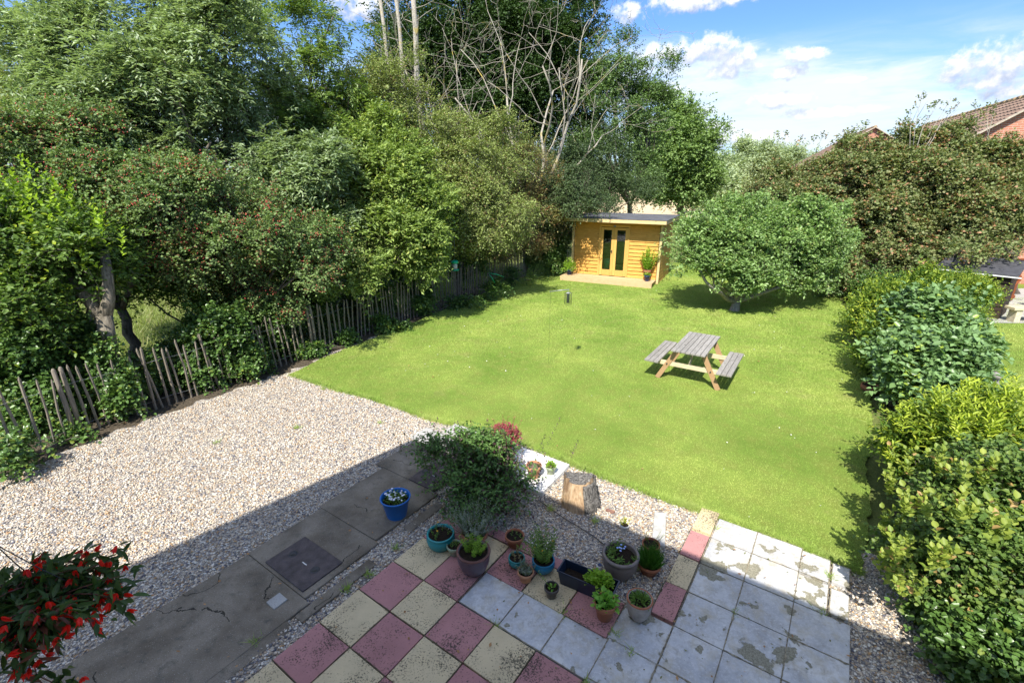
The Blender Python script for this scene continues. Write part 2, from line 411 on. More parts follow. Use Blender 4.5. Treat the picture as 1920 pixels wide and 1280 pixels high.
def m_white(n, p):
    g = n.noise(p, 1.9, 7, .66, .5); k = n.noise(p, 40, 5, .7)
    c = n.ramp(g, [(.32, (.33,.335,.35)), (.5, (.47,.475,.48)), (.7, (.64,.625,.59))])
    c = n.mix(n.m('MULTIPLY', n.m('SUBTRACT', n.noise(p, 11, 7, .8, .5), .47), 5, clamp=True), c, (.34,.325,.30)); c = n.mix(n.m('MULTIPLY', n.m('SUBTRACT', n.noise(p, 48, 4, .8), .52), 5, clamp=True), c, (.62,.61,.60)); m2 = n.noise(p, 5.5, 6, .72, .4)
    c = n.mix(n.m('MULTIPLY', n.m('SUBTRACT', m2, .50), 3.5, clamp=True), c, (.45,.39,.27))
    px = n.noise(p, 3.1, 5, .55, .2)
    peel = n.m('MULTIPLY', n.m('SUBTRACT', px, .585), 60, clamp=True)
    c = n.mix(peel, c, n.ramp(n.noise(p, 80, 4, .7), [(.35, (.15,.14,.095)), (.65, (.32,.30,.23))]))
    c = n.mix(n.m('MULTIPLY', n.m('SUBTRACT', k, .66), 12, clamp=True), c, (.16,.15,.12))
    h = n.m('SUBTRACT', n.m('MULTIPLY', k, .4), peel)
    return bsdf(n, c, .8, h, .5, .008, .25)
WHITES = material('peeling_white_paint', m_white)
def m_brick(n, p):
    mp = n.a('ShaderNodeSeparateXYZ', {0: p})
    uv = n.a('ShaderNodeCombineXYZ', {0: n.m('ADD', mp.outputs[0], mp.outputs[1]), 1: mp.outputs[2], 2: 0.}).outputs[0]
    b = n.a('ShaderNodeTexBrick', {'Vector': uv, 'Color1': (.42,.155,.095,1), 'Color2': (.53,.22,.135,1), 'Mortar': (.50,.42,.34,1), 'Scale': 1., 'Mortar Size': .008, 'Brick Width': .225, 'Row Height': .075})
    c = n.mix(n.m('MULTIPLY', n.noise(p, 2, 4), .4), b.outputs[0], (.34,.14,.09))
    return bsdf(n, c, .9, b.outputs[1], -.4, .01)
BRICK = material('red_brick', m_brick)
def m_tile(n, p):
    g = n.noise(p, 4, 5); s_ = n.a('ShaderNodeSeparateXYZ', {0: p})
    isl = n.a('ShaderNodeNewGeometry').outputs['Random Per Island']
    c = n.ramp(g, [(.3, (.15,.10,.075)), (.7, (.27,.19,.14))])
    c = n.mix(n.m('MULTIPLY', isl, .5), c, (.34,.22,.16))
    return bsdf(n, c, .85, g, .4, .01)
TILE = material('roof_tile', m_tile)
def m_ground(n, p):
    a = n.noise(p, .25, 5); f = n.noise(p, 14, 5, .7)
    c = n.ramp(a, [(.3, (.10,.15,.035)), (.7, (.21,.24,.07))])
    return bsdf(n, n.mix(n.m('MULTIPLY', f, .6), c, (.10,.09,.045)), .95, f, .8, .05, .1)
GROUND = material('rough_ground', m_ground)
def m_wheat(n, p):
    f = n.noise(p, 2.5, 6, .7)
    return bsdf(n, n.ramp(f, [(.3, (.50,.38,.22)), (.7, (.66,.52,.33))]), .95, f, .6, .05, .1)
WHEAT = material('ripe_crop', m_wheat)
def m_render(n, p):
    return bsdf(n, (.78,.75,.69), .9, n.noise(p, 60, 3), .2, .003)
WALLM = material('house_render', m_render)

# ------------------------------------------------------------------ ground
def sheet(name, pts, z, mat, label=None, cat=None, kind='structure', thick=0):
    me = bpy.data.meshes.new(name)
    V = [(float(x), float(y), z) for x, y in pts]; k = len(V); F = [list(range(k))]
    if thick:
        V += [(x, y, z-thick) for x, y, _ in V]; F += [[i, (i+1) % k, k+(i+1) % k, k+i][::-1] for i in range(k)]
    me.from_pydata(V, [], F)
    if me.polygons[0].normal.z < 0: me.flip_normals()
    me.materials.append(mat); me.update()
    o = bpy.data.objects.new(name, me); COL.objects.link(o)
    return tag(o, label, cat, kind=kind)
def jag(pts, amp=.03, step=.08, seed=1):
    r_ = np.random.default_rng(seed); out = []
    for i in range(len(pts)):
        p0 = np.array(pts[i][:2], float); p1 = np.array(pts[(i+1) % len(pts)][:2], float)
        k = max(1, int(np.linalg.norm(p1-p0)/step)); nn = np.array([-(p1-p0)[1], (p1-p0)[0]]); nn /= np.linalg.norm(nn)+1e-9
        k = min(k, 160)
        for j in range(k):
            out.append(p0+(p1-p0)*j/k + nn*(r_.normal()*amp*(.4 if j else 0) + amp*math.sin(j*.9+i)*(1 if j else 0)*.6))
    return out
sheet('ground', [(-300,-60),(300,-60),(300,400),(-300,400)], -.03, GROUND)
sheet('wheat_field', [(8,52),(60,52),(90,190),(18,190)], -.02, WHEAT)
fence_line = [(-9.2,2.4),(-7.75,5.2),(-6.9,7.15),(-5.75,8.95),(-4.68,10.75),(-3.05,13.75),(-1.3,17.0),(.55,20.6),(1.2,21.9)]
sheet('gravel', [ab(-3.6,-7)[:2]]+[(-8.8,3.0)]+fence_line[1:6]+[ab(3.6,-2)[:2], ab(3.6,5.9)[:2], ab(-3.6,5.9)[:2]], 0, GRAVEL)
sheet('leaf_litter_strip', jag([(-9.9,2.6),(-8.7,5.4),(-7.8,7.6),(-6.5,9.5),(-5.4,11.3),(-3.8,14.2),(.0,21.0),(.85,20.4),(-2.82,13.6),(-4.45,10.6),(-4.6,10.0),(-5.45,8.85),(-6.6,7.0),(-7.45,5.05),(-8.5,2.5)], .10, .10, 3), .004, MULCH, kind='structure')
lawn_pts = [(-4.72,9.45),(-3.9,9.0),ab(3.06,-3.42)[:2],ab(3.12,-2.1)[:2],ab(3.3,-1.2)[:2],ab(3.33,0)[:2],ab(3.27,1.)[:2],ab(3.25,2.1)[:2],ab(3.25,2.6)[:2],ab(3.24,3.6)[:2],ab(3.2,4.15)[:2],
            (4.45,4.95),(5.1,5.95),(6.35,7.6),(7.7,9.65),(9.6,12.8),(12.5,18.5),(13.5,24),(1.0,24),(.6,20.5),(-2.75,13.6),(-4.4,10.5)]
LP = jag(lawn_pts, .03, .09, 5)
sheet('lawn', LP, .018, LAWN, thick=.02)
sheet('hedge_bed', jag([(4.1,4.05),(4.75,4.85),(5.3,5.85),(6.6,7.6),(8.0,9.65),(9.9,12.8),(12.4,17.6),(14.5,17),(7.8,6.7),(5.6,2.6),(4.9,2.6),(4.3,3.3)], .09, .12, 8), .024, MULCH, kind='structure')
sheet('neighbour_lawn', [(7.75,6.9),(5.3,1.5),(40,1.5),(40,30),(16,30),(12.5,15.3)], .01, LAWN)
sheet('neighbour_path', [(13.9,13.35),(17,13.2),(24,15),(24,19),(15,17)], .02, CONCL)
# path and slabs beside the house, in the patio grid
def cells(name, rects, mat, z0, th=.05, gap=.006, tilt=.004, bevel=.004, seed=0, kind='structure', jagx=0):
    r_ = np.random.default_rng(seed); mb = MB()
    for a0, b0, a1, b1 in rects:
        cs = [(a0+gap, b0+gap), (a1-gap, b0+gap), (a1-gap, b1-gap), (a0+gap, b1-gap)]
        dz = r_.normal(0, tilt, 4)
        top = [(*ab(a, b)[:2], z0+d) for (a, b), d in zip(cs, dz)]
        bot = [(x, y, z0-th) for x, y, _ in top]
        mb.add(top+bot, [(3,2,1,0),(0,1,5,4),(1,2,6,5),(2,3,7,6),(3,0,4,7)])
    o = mb.build(name, mat, bevel=bevel); return tag(o, kind=kind)
s = .455
red, yel = [], []
for i in range(-5, 3):
    for j in range(0, 5):
        if i == 2 or (j < 2) or (i <= 0):
            if i == 1 and j >= 2: continue
            (red if (i+j) % 2 == 0 else yel).append((i*s, j*s, (i+1)*s, (j+1)*s))
red.append((3*s, .42, 3*s+.15, .88)); yel.append((3*s, -.02+.02, 3*s+.15, .40)); red.append((3*s, .9, 3*s+.15, 1.30)); red.append((3*s, 1.32, 3*s+.15, 1.72))
hr = [(1.41,'r'),(1.865,'y'),(2.34,'r'),(2.84,'y')]
for a0, k in hr: (red if k == 'r' else yel).append((a0, 2.505, a0+.455, 2.725))
cells('red_paving', red, REDS, .045, seed=1)
cells('yellow_paving', yel, YELS, .045, seed=2)
wh = []
colsb = [2.735, 3.165, 3.62, 4.085]; rowsa = [-1.3, -.84, -.38, .07, .5, .94, 1.4, 1.87, 2.335, 2.80, 3.21]
for i in range(len(rowsa)-1):
    for j in range(3):
        if i >= 8 and j == 2:
            wh.append((rowsa[i], colsb[j], rowsa[i+1]-.03, colsb[j]+.27)); wh.append((rowsa[i]+.04, colsb[j]+.29, rowsa[i+1]-.06, colsb[j+1]-.02)); continue
        wh.append((rowsa[i], colsb[j], rowsa[i+1], colsb[j+1]))
for i in range(0, 5): wh.append((rowsa[i], 2.29, rowsa[i+1], 2.73))
wh += [(.47,.915,.93,1.39),(.47,1.39,.93,1.85),(.47,1.85,.93,2.29),(.93,2.275,1.39,2.73),(.5,2.29,.94,2.73)]
cells('white_paving', wh, WHITES, .032, gap=.003, tilt=.0015, bevel=.003, seed=3)
# concrete path: slab pieces with cracks
cells('concrete_path', [(-5,-1.42,-.37,-.27),(-.37,-1.44,.57,-.36),(.57,-1.50,1.62,-.42),(1.62,-1.66,2.42,-.60)], CONC, .03, gap=.003, tilt=.003, bevel=.008, seed=4)
cells('pale_flagstones', [(2.44,-1.82,2.84,-1.25),(2.46,-1.23,2.92,-.70),(2.86,-1.5,3.2,-.9)], CONCL, .035, gap=.008, tilt=.004, seed=5)
cells('concrete_edging', [(-4,-.30,-.6,-.16),(-.55,-.27,.35,-.13),(.9,-.34,1.5,-.2),(.93,2.28,1.36,2.36)], CONC, .02, gap=.01, tilt=.006, seed=6)
cells('broken_flag_piece', [(-.62,-.62,-.47,-.47)], CONCL, .05, seed=7)

def joints(name, rects, z, wmin, wmax, seed, keep=1., col=(.085,.075,.045)):
    r_ = np.random.default_rng(seed); mb = MB()
    for a0, b0, a1, b1 in rects:
        for p0, p1 in (((a0, b0), (a1, b0)), ((a0, b0), (a0, b1)), ((a1, b0), (a1, b1)), ((a0, b1), (a1, b1))):
            if r_.random() > keep: continue
            p0, p1 = np.array(p0), np.array(p1); k = 12; d = (p1-p0)/k; nn = np.array([-d[1], d[0]]); nn = nn/np.linalg.norm(nn)
            L_ = []; Rr_ = []; wb = r_.uniform(wmin, wmax)
            for i in range(k+1):
                q = p0+d*i; w1, w2 = wb*r_.uniform(.1, 1.), wb*r_.uniform(.1, 1.)
                if r_.random() < .08: w1 *= 2.6
                L_.append(ab(*(q+nn*w1), z+r_.uniform(0, .0012))); Rr_.append(ab(*(q-nn*w2), z+r_.uniform(0, .0012)))
            mb.add(L_+Rr_, [(i, i+1, k+2+i, k+1+i) for i in range(k)])
    return tag(mb.build(name, plain('mossy_dirt_%d' % seed, col, .95, .6, 30, .1, .8, .006)), kind='structure')
joints('paving_joints', wh, .0365, .003, .009, 21, .8, (.24,.21,.15))
joints('paving_joints', red, .0495, .003, .008, 22, .75)
# ------------------------------------------------------------------ scattering of small stuff
def inpoly(P, poly):
    poly = np.array(poly)[:, :2]; x, y = P[:, 0], P[:, 1]; r_ = np.zeros(len(P), bool)
    for i in range(len(poly)):
        x0, y0 = poly[i]; x1, y1 = poly[i-1]
        c_ = ((y0 > y) != (y1 > y)); xi = (x1-x0)*(y-y0)/(y1-y0+1e-12)+x0
        r_ ^= c_ & (x < xi)
    return r_
def toab(P): q = P[:, :2]-O2; return q@AV, q@BV
# pebbles: real stones over the near gravel
PEB = material('pebble_mix', lambda n, p: bsdf(n, n.ramp(n.a('ShaderNodeNewGeometry').outputs['Random Per Island'],
      [(0, (.52,.44,.34)), (.14, (.34,.27,.20)), (.27, (.64,.58,.49)), (.38, (.44,.28,.14)), (.48, (.17,.165,.165)), (.57, (.74,.69,.60)), (.70, (.26,.24,.24)), (.79, (.58,.48,.35)), (.92, (.10,.10,.13))], 'CONSTANT'), .6, spec=.35))
def pebbles():
    k = 210000
    P = np.c_[rng.uniform(-8.5, 5.2, k), rng.uniform(2.2, 10.2, k)]
    a, b = toab(P); gpoly = [(-9,2.2),(-7.3,5.2),(-6.5,7.05),(-5.4,8.8),(-4.62,9.85),(-4.72,9.45)]+lawn_pts[1:11]+[ab(2.3,4.6)[:2],(4.6,2.0)]
    ok = inpoly(P, gpoly) & (a > -3.4)
    ok &= ~((b > -1.42-.09*np.clip(a-.3, 0, 2.2)) & (b < -.42) & (a < 2.42)); ok &= ~((b > 0) & (b < 2.28) & (a < 1.50) & ~((a > 1.365) & (b > 1.72)))
    ok &= ~((b > 2.5) & (b < 4.08) & (a < 3.2)) & ~((b > 2.28) & (b < 2.75) & (a < 1.41))
    ok &= ~((a > 2.44) & (a < 3.2) & (b > -1.82) & (b < -.7))
    dist = np.hypot(P[:, 0], P[:, 1]); ok &= rng.random(k) < np.clip(7.5/dist, .35, 1)**1.3
    P = P[ok]; k = len(P); dist = dist[ok]
    ico = np.array([(1,0,0),(-1,0,0),(0,1,0),(0,-1,0),(0,0,1),(0,0,-1),(.58,.58,.58),(-.58,.58,.58),(-.58,-.58,.58),(.58,-.58,.58)])
    f = np.array([(4,6,7),(4,7,8),(4,8,9),(4,9,6),(0,2,6),(2,1,7),(1,3,8),(3,0,9),(2,7,6),(1,8,7),(3,9,8),(0,6,9)])
    sz = rng.uniform(.006, .0148, (k, 1))*np.c_[rng.uniform(.8, 1.5, k), rng.uniform(.7, 1.1, k), rng.uniform(.5, .8, k)]
    V = ico[None]*sz[:, None]
    t = rng.uniform(0, 6.28, k); c_, s_ = np.cos(t), np.sin(t); tl = rng.normal(0, .35, k)
    x = V[..., 0]*c_[:, None]-V[..., 1]*s_[:, None]; y = V[..., 0]*s_[:, None]+V[..., 1]*c_[:, None]
    z = V[..., 2] + x*tl[:, None]*.6 + rng.uniform(.001, .011, k)[:, None]
    V = np.stack([x+P[:, :1], y+P[:, 1:2], z], -1).reshape(-1, 3)
    F = (f[None]+(np.arange(k)*10)[:, None, None]).reshape(-1, 3)
    o = fast_mesh('loose_pebbles', V, F, PEB, smooth=True)
    tag(o, 'loose mixed pebbles of the gravel around path and patio', 'gravel', kind='stuff')
pebbles()
def tri_blades(name, P, z0, h, wd, mat, lean=.5, label='', cat='grass'):
    k = len(P); t = rng.uniform(0, 6.28, k)
    sd_ = np.c_[np.cos(t), np.sin(t)]*wd[:, None]/2; ln = rng.normal(0, lean, (k, 2))*h[:, None]
    z = np.full(k, z0) if np.isscalar(z0) else z0
    V = np.stack([np.c_[P-sd_, z], np.c_[P+sd_, z], np.c_[P+ln, z+h]], 1).reshape(-1, 3)
    o = fast_mesh(name, V, np.arange(3*k).reshape(-1, 3), mat)
    return tag(o, label, cat, kind='stuff')
def lawn_blades():
    k = 900000
    u = rng.random(k); Y = 4+ (24-4)*u**1.7; X = rng.uniform(-6, 13.5, k)
    P = np.c_[X, Y]; P = P[inpoly(P, LP)]
    k = len(P); d = np.hypot(P[:, 0], P[:, 1])/8
    tri_blades('grass_blades', P, .015, rng.uniform(.009, .021, k)*np.clip(d, 1, 1.6), rng.uniform(.006, .011, k)*np.clip(d, 1, 2), BLADE, .6, 'short mown grass blades of the lawn')
lawn_blades()
def edge_tufts():
    r_ = np.random.default_rng(41); e = np.array([(-4.72,9.45),(-3.9,9.0)]+[p for p in lawn_pts[2:11]]); k = 26000
    i = r_.integers(0, len(e)-1, k); t = r_.random(k)[:, None]; P = e[i]*(1-t)+e[i+1]*t
    P = P+r_.normal(0, .035, (k, 2))+np.sin(P[:, :1]*5+P[:, 1:]*4)*AV*.03
    tri_blades('edge_tufts', P, .004, r_.uniform(.02, .06, k), r_.uniform(.006, .011, k), BLADE, .8, 'ragged grass tufts creeping over the lawn edge')
edge_tufts()
def weeds():
    r_ = np.random.default_rng(43); C = []
    for a, b in [(-.05,-.12),(.2,-.08),(.62,-.15),(1.0,2.32),(.92,2.5),(1.55,2.35),(1.9,2.2),(2.3,1.5),(2.2,.95),(.45,1.38),(.94,1.84),(.45,2.3),(2.9,3.9),(3.0,2.74),(2.35,3.85),(1.87,3.16),(-.9,-.3),(2.5,-2.6),(1.6,-3.6),(2.8,-4.6),(.6,-4.2)]:
        m_ = r_.integers(25, 70); p = np.array(ab(a, b)[:2]); C.append(p+r_.normal(0, .022, (m_, 2)))
    P = np.concatenate(C); k = len(P)
    tri_blades('weeds', P, .02, r_.uniform(.02, .07, k), r_.uniform(.005, .012, k), BLADE, .7, 'small weeds and grass sprouting in the gravel and paving joints', 'weeds')
weeds()
def nlawn():
    k = 60000; P = np.c_[rng.uniform(7.5, 18, k), rng.uniform(4, 18, k)]
    P = P[inpoly(P, [(7.95,6.9),(6.0,3.2),(20,3),(20,18),(16,16),(12.9,15.3)])]; k = len(P)
    tri_blades('neighbour_grass', P, .008, rng.uniform(.02, .05, k), rng.uniform(.01, .02, k), BLADE, .6, 'short grass blades of the neighbouring lawn')
nlawn()
def meadow():
    k = 90000; P = np.c_[rng.uniform(-26, 0, k), rng.uniform(5, 34, k)]
    P = P[P[:, 0] < np.interp(P[:, 1], [p[1] for p in fence_line], [p[0] for p in fence_line])-.5]; k = len(P)
    tri_blades('meadow_grass', P, -.03, rng.uniform(.1, .38, k), rng.uniform(.015, .03, k), ROUGHG, .5, 'rough sunlit meadow grass beyond the paling fence')
meadow()
def specks(name, k, poly, z, size, mat, label, cat, sd_=3, y0=4, y1=22, x0=-8, x1=12):
    r_ = np.random.default_rng(sd_); P = np.c_[r_.uniform(x0, x1, k), r_.uniform(y0, y1, k)]; P = P[inpoly(P, poly)]; k = len(P)
    t = r_.uniform(0, 6.28, k); L = r_.uniform(*size, k)
    u = np.c_[np.cos(t), np.sin(t), r_.normal(0, .25, k)]*L[:, None]; v = np.c_[-np.sin(t), np.cos(t), r_.normal(0, .25, k)]*L[:, None]*.6
    c_ = np.c_[P, np.full(k, z)+r_.uniform(0, .02, k)]
    V = np.stack([c_-u, c_+v, c_+u, c_-v], 1).reshape(-1, 3)
    F = (np.array([(0,1,2),(0,2,3)])[None]+(np.arange(k)*4)[:, None, None]).reshape(-1, 3)
    tag(fast_mesh(name, V, F, mat), label, cat, kind='stuff')
PETAL = plain('white_petals', (.75,.74,.70), .7, .1)
DRYL = leafmat('dry_leaves', (.20,.085,.03), (.42,.24,.11), .2)
specks('clover_flowers', 260, LP, .045, (.008,.018), PETAL, 'small white clover heads and petals dotted over the lawn', 'flowers', 4)
specks('clover_flowers', 300, [(-4.6,9.5),(-2,8.3),(2,12),(2,18),(-1,17)], .045, (.008,.02), PETAL, 'white petals thickest on the lawn near the paling fence', 'flowers', 14)
specks('fallen_leaves', 90, LP, .04, (.015,.035), DRYL, 'few brown dry leaves fallen on the lawn', 'leaves', 5)
specks('fallen_leaves', 2600, [(-8.6,3.0),(-7.6,5.2),(-6.8,7.0),(-5.6,8.8),(-4.6,10.5),(-4.2,10.2),(-4.9,8.7),(-6.1,6.7),(-6.9,4.9),(-7.8,2.6)], .012, (.012,.035), DRYL, 'brown leaf litter along the foot of the fence on the gravel', 'leaves', 6, 2)
specks('gravel_litter', 700, [(-8.3,3.2),(-4.7,9.6),ab(3.0,-2)[:2],ab(3.1,4.1)[:2],ab(-2,4.1)[:2],ab(-3,-3)[:2]], .05, (.008,.022), DRYL, 'dry leaf bits blown over the gravel and the slabs', 'leaves', 16, 2.5, 10)
specks('moss_bits', 900, [ab(-2,2.3)[:2],ab(.5,1.0)[:2],ab(1.0,.95)[:2],ab(1.0,2.2)[:2],ab(1.35,2.8)[:2],ab(3.2,2.7)[:2],ab(3.25,4.1)[:2],ab(-1.5,4.1)[:2]], .036, (.006,.016), leafmat('moss_green', (.08,.09,.03), (.2,.2,.08), .1), 'crumbs of moss and dirt on the pale slabs', 'moss', 17, 2, 6)
specks('fallen_leaves', 500, [ab(2.9,4.1)[:2],ab(3.2,4.3)[:2],(4.6,5.0),(5.6,4.6),(4.9,2.2),ab(1.2,4.4)[:2]], .02, (.012,.03), DRYL, 'brown leaf litter under the right hand bushes', 'leaves', 7, 2)

# ------------------------------------------------------------------ foliage
def leaf_tris(C, U, Nn, L, W, fold=.25, fine=True):
    """C base points, U leaf axes, Nn leaf normals -> two triangles per leaf creased on the midrib"""
    k = len(C); U = unit(U); Sd = unit(np.cross(U, Nn)); Nn = np.cross(Sd, U)
    L = np.broadcast_to(L, (k,))[:, None]; W = np.broadcast_to(W, (k,))[:, None]
    tip = C+U*L - Nn*L*.12
    if fine:
        e = lambda f, g, sg: C+U*L*f+sg*Sd*W*g*.5+Nn*W*fold*g-Nn*L*.12*f*f
        V = np.stack([C, e(.26, .86, 1), e(.62, .80, 1), tip, e(.62, .80, -1), e(.26, .86, -1)], 1).reshape(-1, 3)
        return V, (np.array([(0,1,2,3),(0,3,4,5)])[None]+(np.arange(k)*6)[:, None, None]).reshape(-1, 4)
    l_ = C+U*L*.42+Sd*W*.5+Nn*W*fold; r_ = C+U*L*.42-Sd*W*.5+Nn*W*fold
    V = np.stack([C, l_, tip, r_], 1).reshape(-1, 3)
    F = (np.array([(0,1,2),(0,2,3)])[None]+(np.arange(k)*4)[:, None, None]).reshape(-1, 3)
    return V, F
def blobs_px(bl):
    out = []
    for b in bl:
        x, y, Y, rx, rz = b[:5]; c_ = at(x, y, Y) if Y > 0 else gr(x, y, -Y); dep = c_[1]*cP+(CH-c_[2])*sP
        rxm = rx*dep/900; rzm = rz*dep/900; ry = b[5] if len(b) > 5 else (rxm+rzm)/2*.8
        out.append((c_, np.array([rxm, ry, rzm])))
    return out
def crown_points(bl, k, r_, inner=.22, rough=.22, zmin=.15, back=.6, nb=None, bs=.36):
    """boughs on the crown's surface, each a ragged flattened puff of spray points; some points stay loose inside"""
    wts = np.array([(b[1][0]*b[1][1]*b[1][2])**(2/3) for b in bl]); wts /= wts.sum()
    nb = nb or int(np.clip(k/42, 14, 130))
    cen = np.array([b[0] for b in bl]); rad_ = np.array([b[1] for b in bl])
    bi = r_.choice(len(bl), nb, p=wts); d = unit(r_.normal(size=(nb, 3))); d[:, 1] -= .15*(back < .9); d = unit(d)
    bc = cen[bi]+d*rad_[bi]*(.84-np.abs(r_.normal(0, rough*.8, (nb, 1))))*(1+.12*r_.normal(size=(nb, 1)))
    br = rad_[bi].min(1)*bs*r_.uniform(.55, 1.5, nb)
    idx = r_.choice(nb, k, p=br**2/np.sum(br**2))
    dd = unit(r_.normal(size=(k, 3))+d[idx]*.55+np.array([0, 0, .35]))
    rr = br[idx][:, None]*(r_.random((k, 1))**.45)*(1+.25*r_.normal(size=(k, 1)))
    P = bc[idx]+dd*rr*np.array([1.15, 1.15, .72]); D = unit(dd+d[idx]*.8)
    loose = r_.random(k) < inner
    j = bi[idx]; d3 = unit(r_.normal(size=(k, 3))); Q = cen[j]+d3*rad_[j]*r_.random((k, 1))**.5*.95
    P[loose] = Q[loose]; D[loose] = d3[loose]
    keep = (P[:, 2] > zmin) & ~((P[:, 1] > cen[j][:, 1]+rad_[j][:, 1]*.35) & (r_.random(k) > back))
    return P[keep], D[keep], j[keep]
def spray(P, D, r_, m=7, tl=.3, L=.06, W=.035, up=.35, droop=.2, spread=.55, wob=.5, twig=3, fine=False):
    """each crown point carries `twig` twigs, each with m leaves"""
    P = np.repeat(P, twig, 0); D = np.repeat(D, twig, 0); k = len(P)
    D = unit(D + r_.normal(0, spread, (k, 3)) + np.array([0, 0, up]))
    ln = tl*r_.uniform(.55, 1.3, k)
    P = P + r_.normal(0, tl*.25, (k, 3))
    t = (np.arange(m)+.5)/m
    C = P[:, None]+D[:, None]*(ln[:, None]*t[None])[..., None]
    C[..., 2] -= droop*ln[:, None]*t[None]**2
    sd_ = unit(np.cross(D, np.array([0, 0, 1.]))+r_.normal(0, .2, (k, 3)))
    sg = np.where(np.arange(m) % 2 == 0, 1., -1.)[None, :, None]
    U = D[:, None]*.55+sd_[:, None]*sg*.8+r_.normal(0, wob, (k, m, 3))*.7+np.array([0, 0, -.1])
    Nn = np.array([0, 0, 1.])+r_.normal(0, wob, (k, m, 3))+D[:, None]*.3
    C = C.reshape(-1, 3)+r_.normal(0, .012, (k*m, 3)); kk = k*m
    sc = r_.uniform(.65, 1.25, kk)
    V, F = leaf_tris(C, U.reshape(-1, 3), Nn.reshape(-1, 3), L*sc, W*sc, fine=fine)
    ends = P+D*ln[:, None]; ends[:, 2] -= droop*ln
    tp = np.tile(t[None], (k, 1)).ravel()*np.clip(.45+.75*r_.random(k), 0, 1).repeat(m)
    return V, F, (P, ends, tp)
def twig_tris(P0, P1, wd):
    k = len(P0); d = unit(P1-P0); s1 = unit(np.cross(d, np.array([.3, .2, 1.])))*wd
    s2 = unit(np.cross(d, s1))*wd
    V = np.stack([P0+s1, P0-s1, P1, P0+s2, P0-s2], 1).reshape(-1, 3)
    F = (np.array([(0,1,2),(3,4,2)])[None]+(np.arange(k)*5)[:, None, None]).reshape(-1, 3)
    return V, F
def limbs(mb, base, bl, P, r_, tr, nl=45, seg=6, thin=.004, multi=False, fork=.35):
    base = np.array(base, float); cen = np.mean([b[0] for b in bl], 0)
    fk = base + (cen-base)*fork; fk[:2] += r_.normal(0, .05, 2)
    def path(p, q, bow, k=7, r0=1, r1=.3):
        t = np.linspace(0, 1, k)[:, None]; side = unit(r_.normal(size=3))*bow*np.linalg.norm(q-p)
        X = p+(q-p)*t+side*np.sin(t*np.pi)+r_.normal(0, .015*np.linalg.norm(q-p), (k, 3))*np.sin(t*np.pi)
        return X, np.linspace(r0, r1, k)
    if not multi:
        X, rr = path(base, fk, .05, 7, tr*1.25, tr*.85); rr[0] *= 1.25; mb.tube(X, rr, 9)
    mains = []
    for c_, rad in bl:
        st = base if multi else fk
        X, rr = path(st, c_+np.array([0, 0, rad[2]*.3]), .12, 8, tr*(.55 if multi else .6), tr*.14)
        mb.tube(X, rr, seg); mains.append((X, rr))
    for q in P[r_.choice(len(P), min(nl, len(P)), replace=False)]:
        j = np.argmin([np.linalg.norm(b[0]-q) for b in bl]); X, rr = mains[j]
        i = r_.integers(2, 7); X2, r2 = path(X[i], q, .14, 6, rr[i]*.6, thin)
        mb.tube(X2, r2, 4, cap=False)
def tree(name, label, cat, bl, base, k, mat, bark, seed, tr=.1, m=7, tl=.3, L=.06, W=.035, up=.35, droop=.2, twig=3, inner=.16,
         rough=.26, nl=45, group=None, multi=False, bsz=.36, back=.6, zmin=.12, stems=False, fork=.35, wob=.5, spread=.55, rawbl=False, crown='crown', trunkname='trunk', fine=False):
    r_ = np.random.default_rng(seed); bl = bl if rawbl else blobs_px(bl)
    P, D, idx = crown_points(bl, k, r_, inner, rough, zmin, back, bs=bsz)
    V, F, tw = spray(P, D, r_, m, tl, L, W, up, droop, spread, wob, twig, fine)
    t = empty(name, base, label=label, cat=cat, group=group)
    off = -np.array(base, float)
    o = fast_mesh(crown, V+off, F, mat, t, tip=tw[2])
    mb = MB()
    limbs(mb, (0, 0, -.05), [(b[0]+off, b[1]) for b in bl], P+off, r_, tr, nl, multi=multi, fork=fork)
    if stems:
        V2, F2 = twig_tris(tw[0]+off, tw[1]+off, .0028); mb.add(V2, F2.tolist())
    mb.build(trunkname, bark, t)
    return t, P, D, r_
def berries(t, base, P, D, r_, k, size, mat, name='berries', clus=7, spread_=.06, front=True):
    sel = r_.choice(len(P), k); C = P[sel]+D[sel]*.12
    C = np.repeat(C, clus, 0)+r_.normal(0, spread_, (k*clus, 3)); kk = len(C)
    o8 = np.array([(1,0,0),(-1,0,0),(0,1,0),(0,-1,0),(0,0,1),(0,0,-1)])*size
    f = np.array([(0,2,4),(2,1,4),(1,3,4),(3,0,4),(2,0,5),(1,2,5),(3,1,5),(0,3,5)])
    V = (C[:, None]+o8[None]*r_.uniform(.7, 1.2, (kk, 1, 1))).reshape(-1, 3)-np.array(base)
    F = (f[None]+(np.arange(kk)*6)[:, None, None]).reshape(-1, 3)
    b = fast_mesh(name, V, F, mat, t, smooth=True); b['kind'] = 'stuff'; return b
BERRY = plain('red_berries', (.50,.09,.07), .45, .3, 40, .4)
ASHL = leafmat('ash_leaves', (.10,.15,.068), (.27,.34,.17), .3, None, rough=.38, spec=.6)
ASHD = leafmat('dark_ash_leaves', (.06,.11,.025), (.17,.25,.06), .3, (.28,.34,.07), .05, rough=.4, spec=.5)
HAW = leafmat('hawthorn_leaves', (.06,.105,.035), (.19,.27,.09), .28, (.22,.13,.06), .05)
ELM = leafmat('elm_leaves', (.035,.08,.016), (.12,.19,.035), .3, (.30,.38,.03), .05)
SHOOT = leafmat('bright_shoots', (.15,.26,.02), (.32,.43,.04), .35)
IVY = leafmat('ivy_leaves', (.03,.065,.016), (.10,.18,.04), .2, (.18,.24,.04), .05, rough=.35, spec=.5)
ELDER = leafmat('elder_leaves', (.07,.125,.026), (.245,.32,.08), .28, (.34,.38,.08), .05)
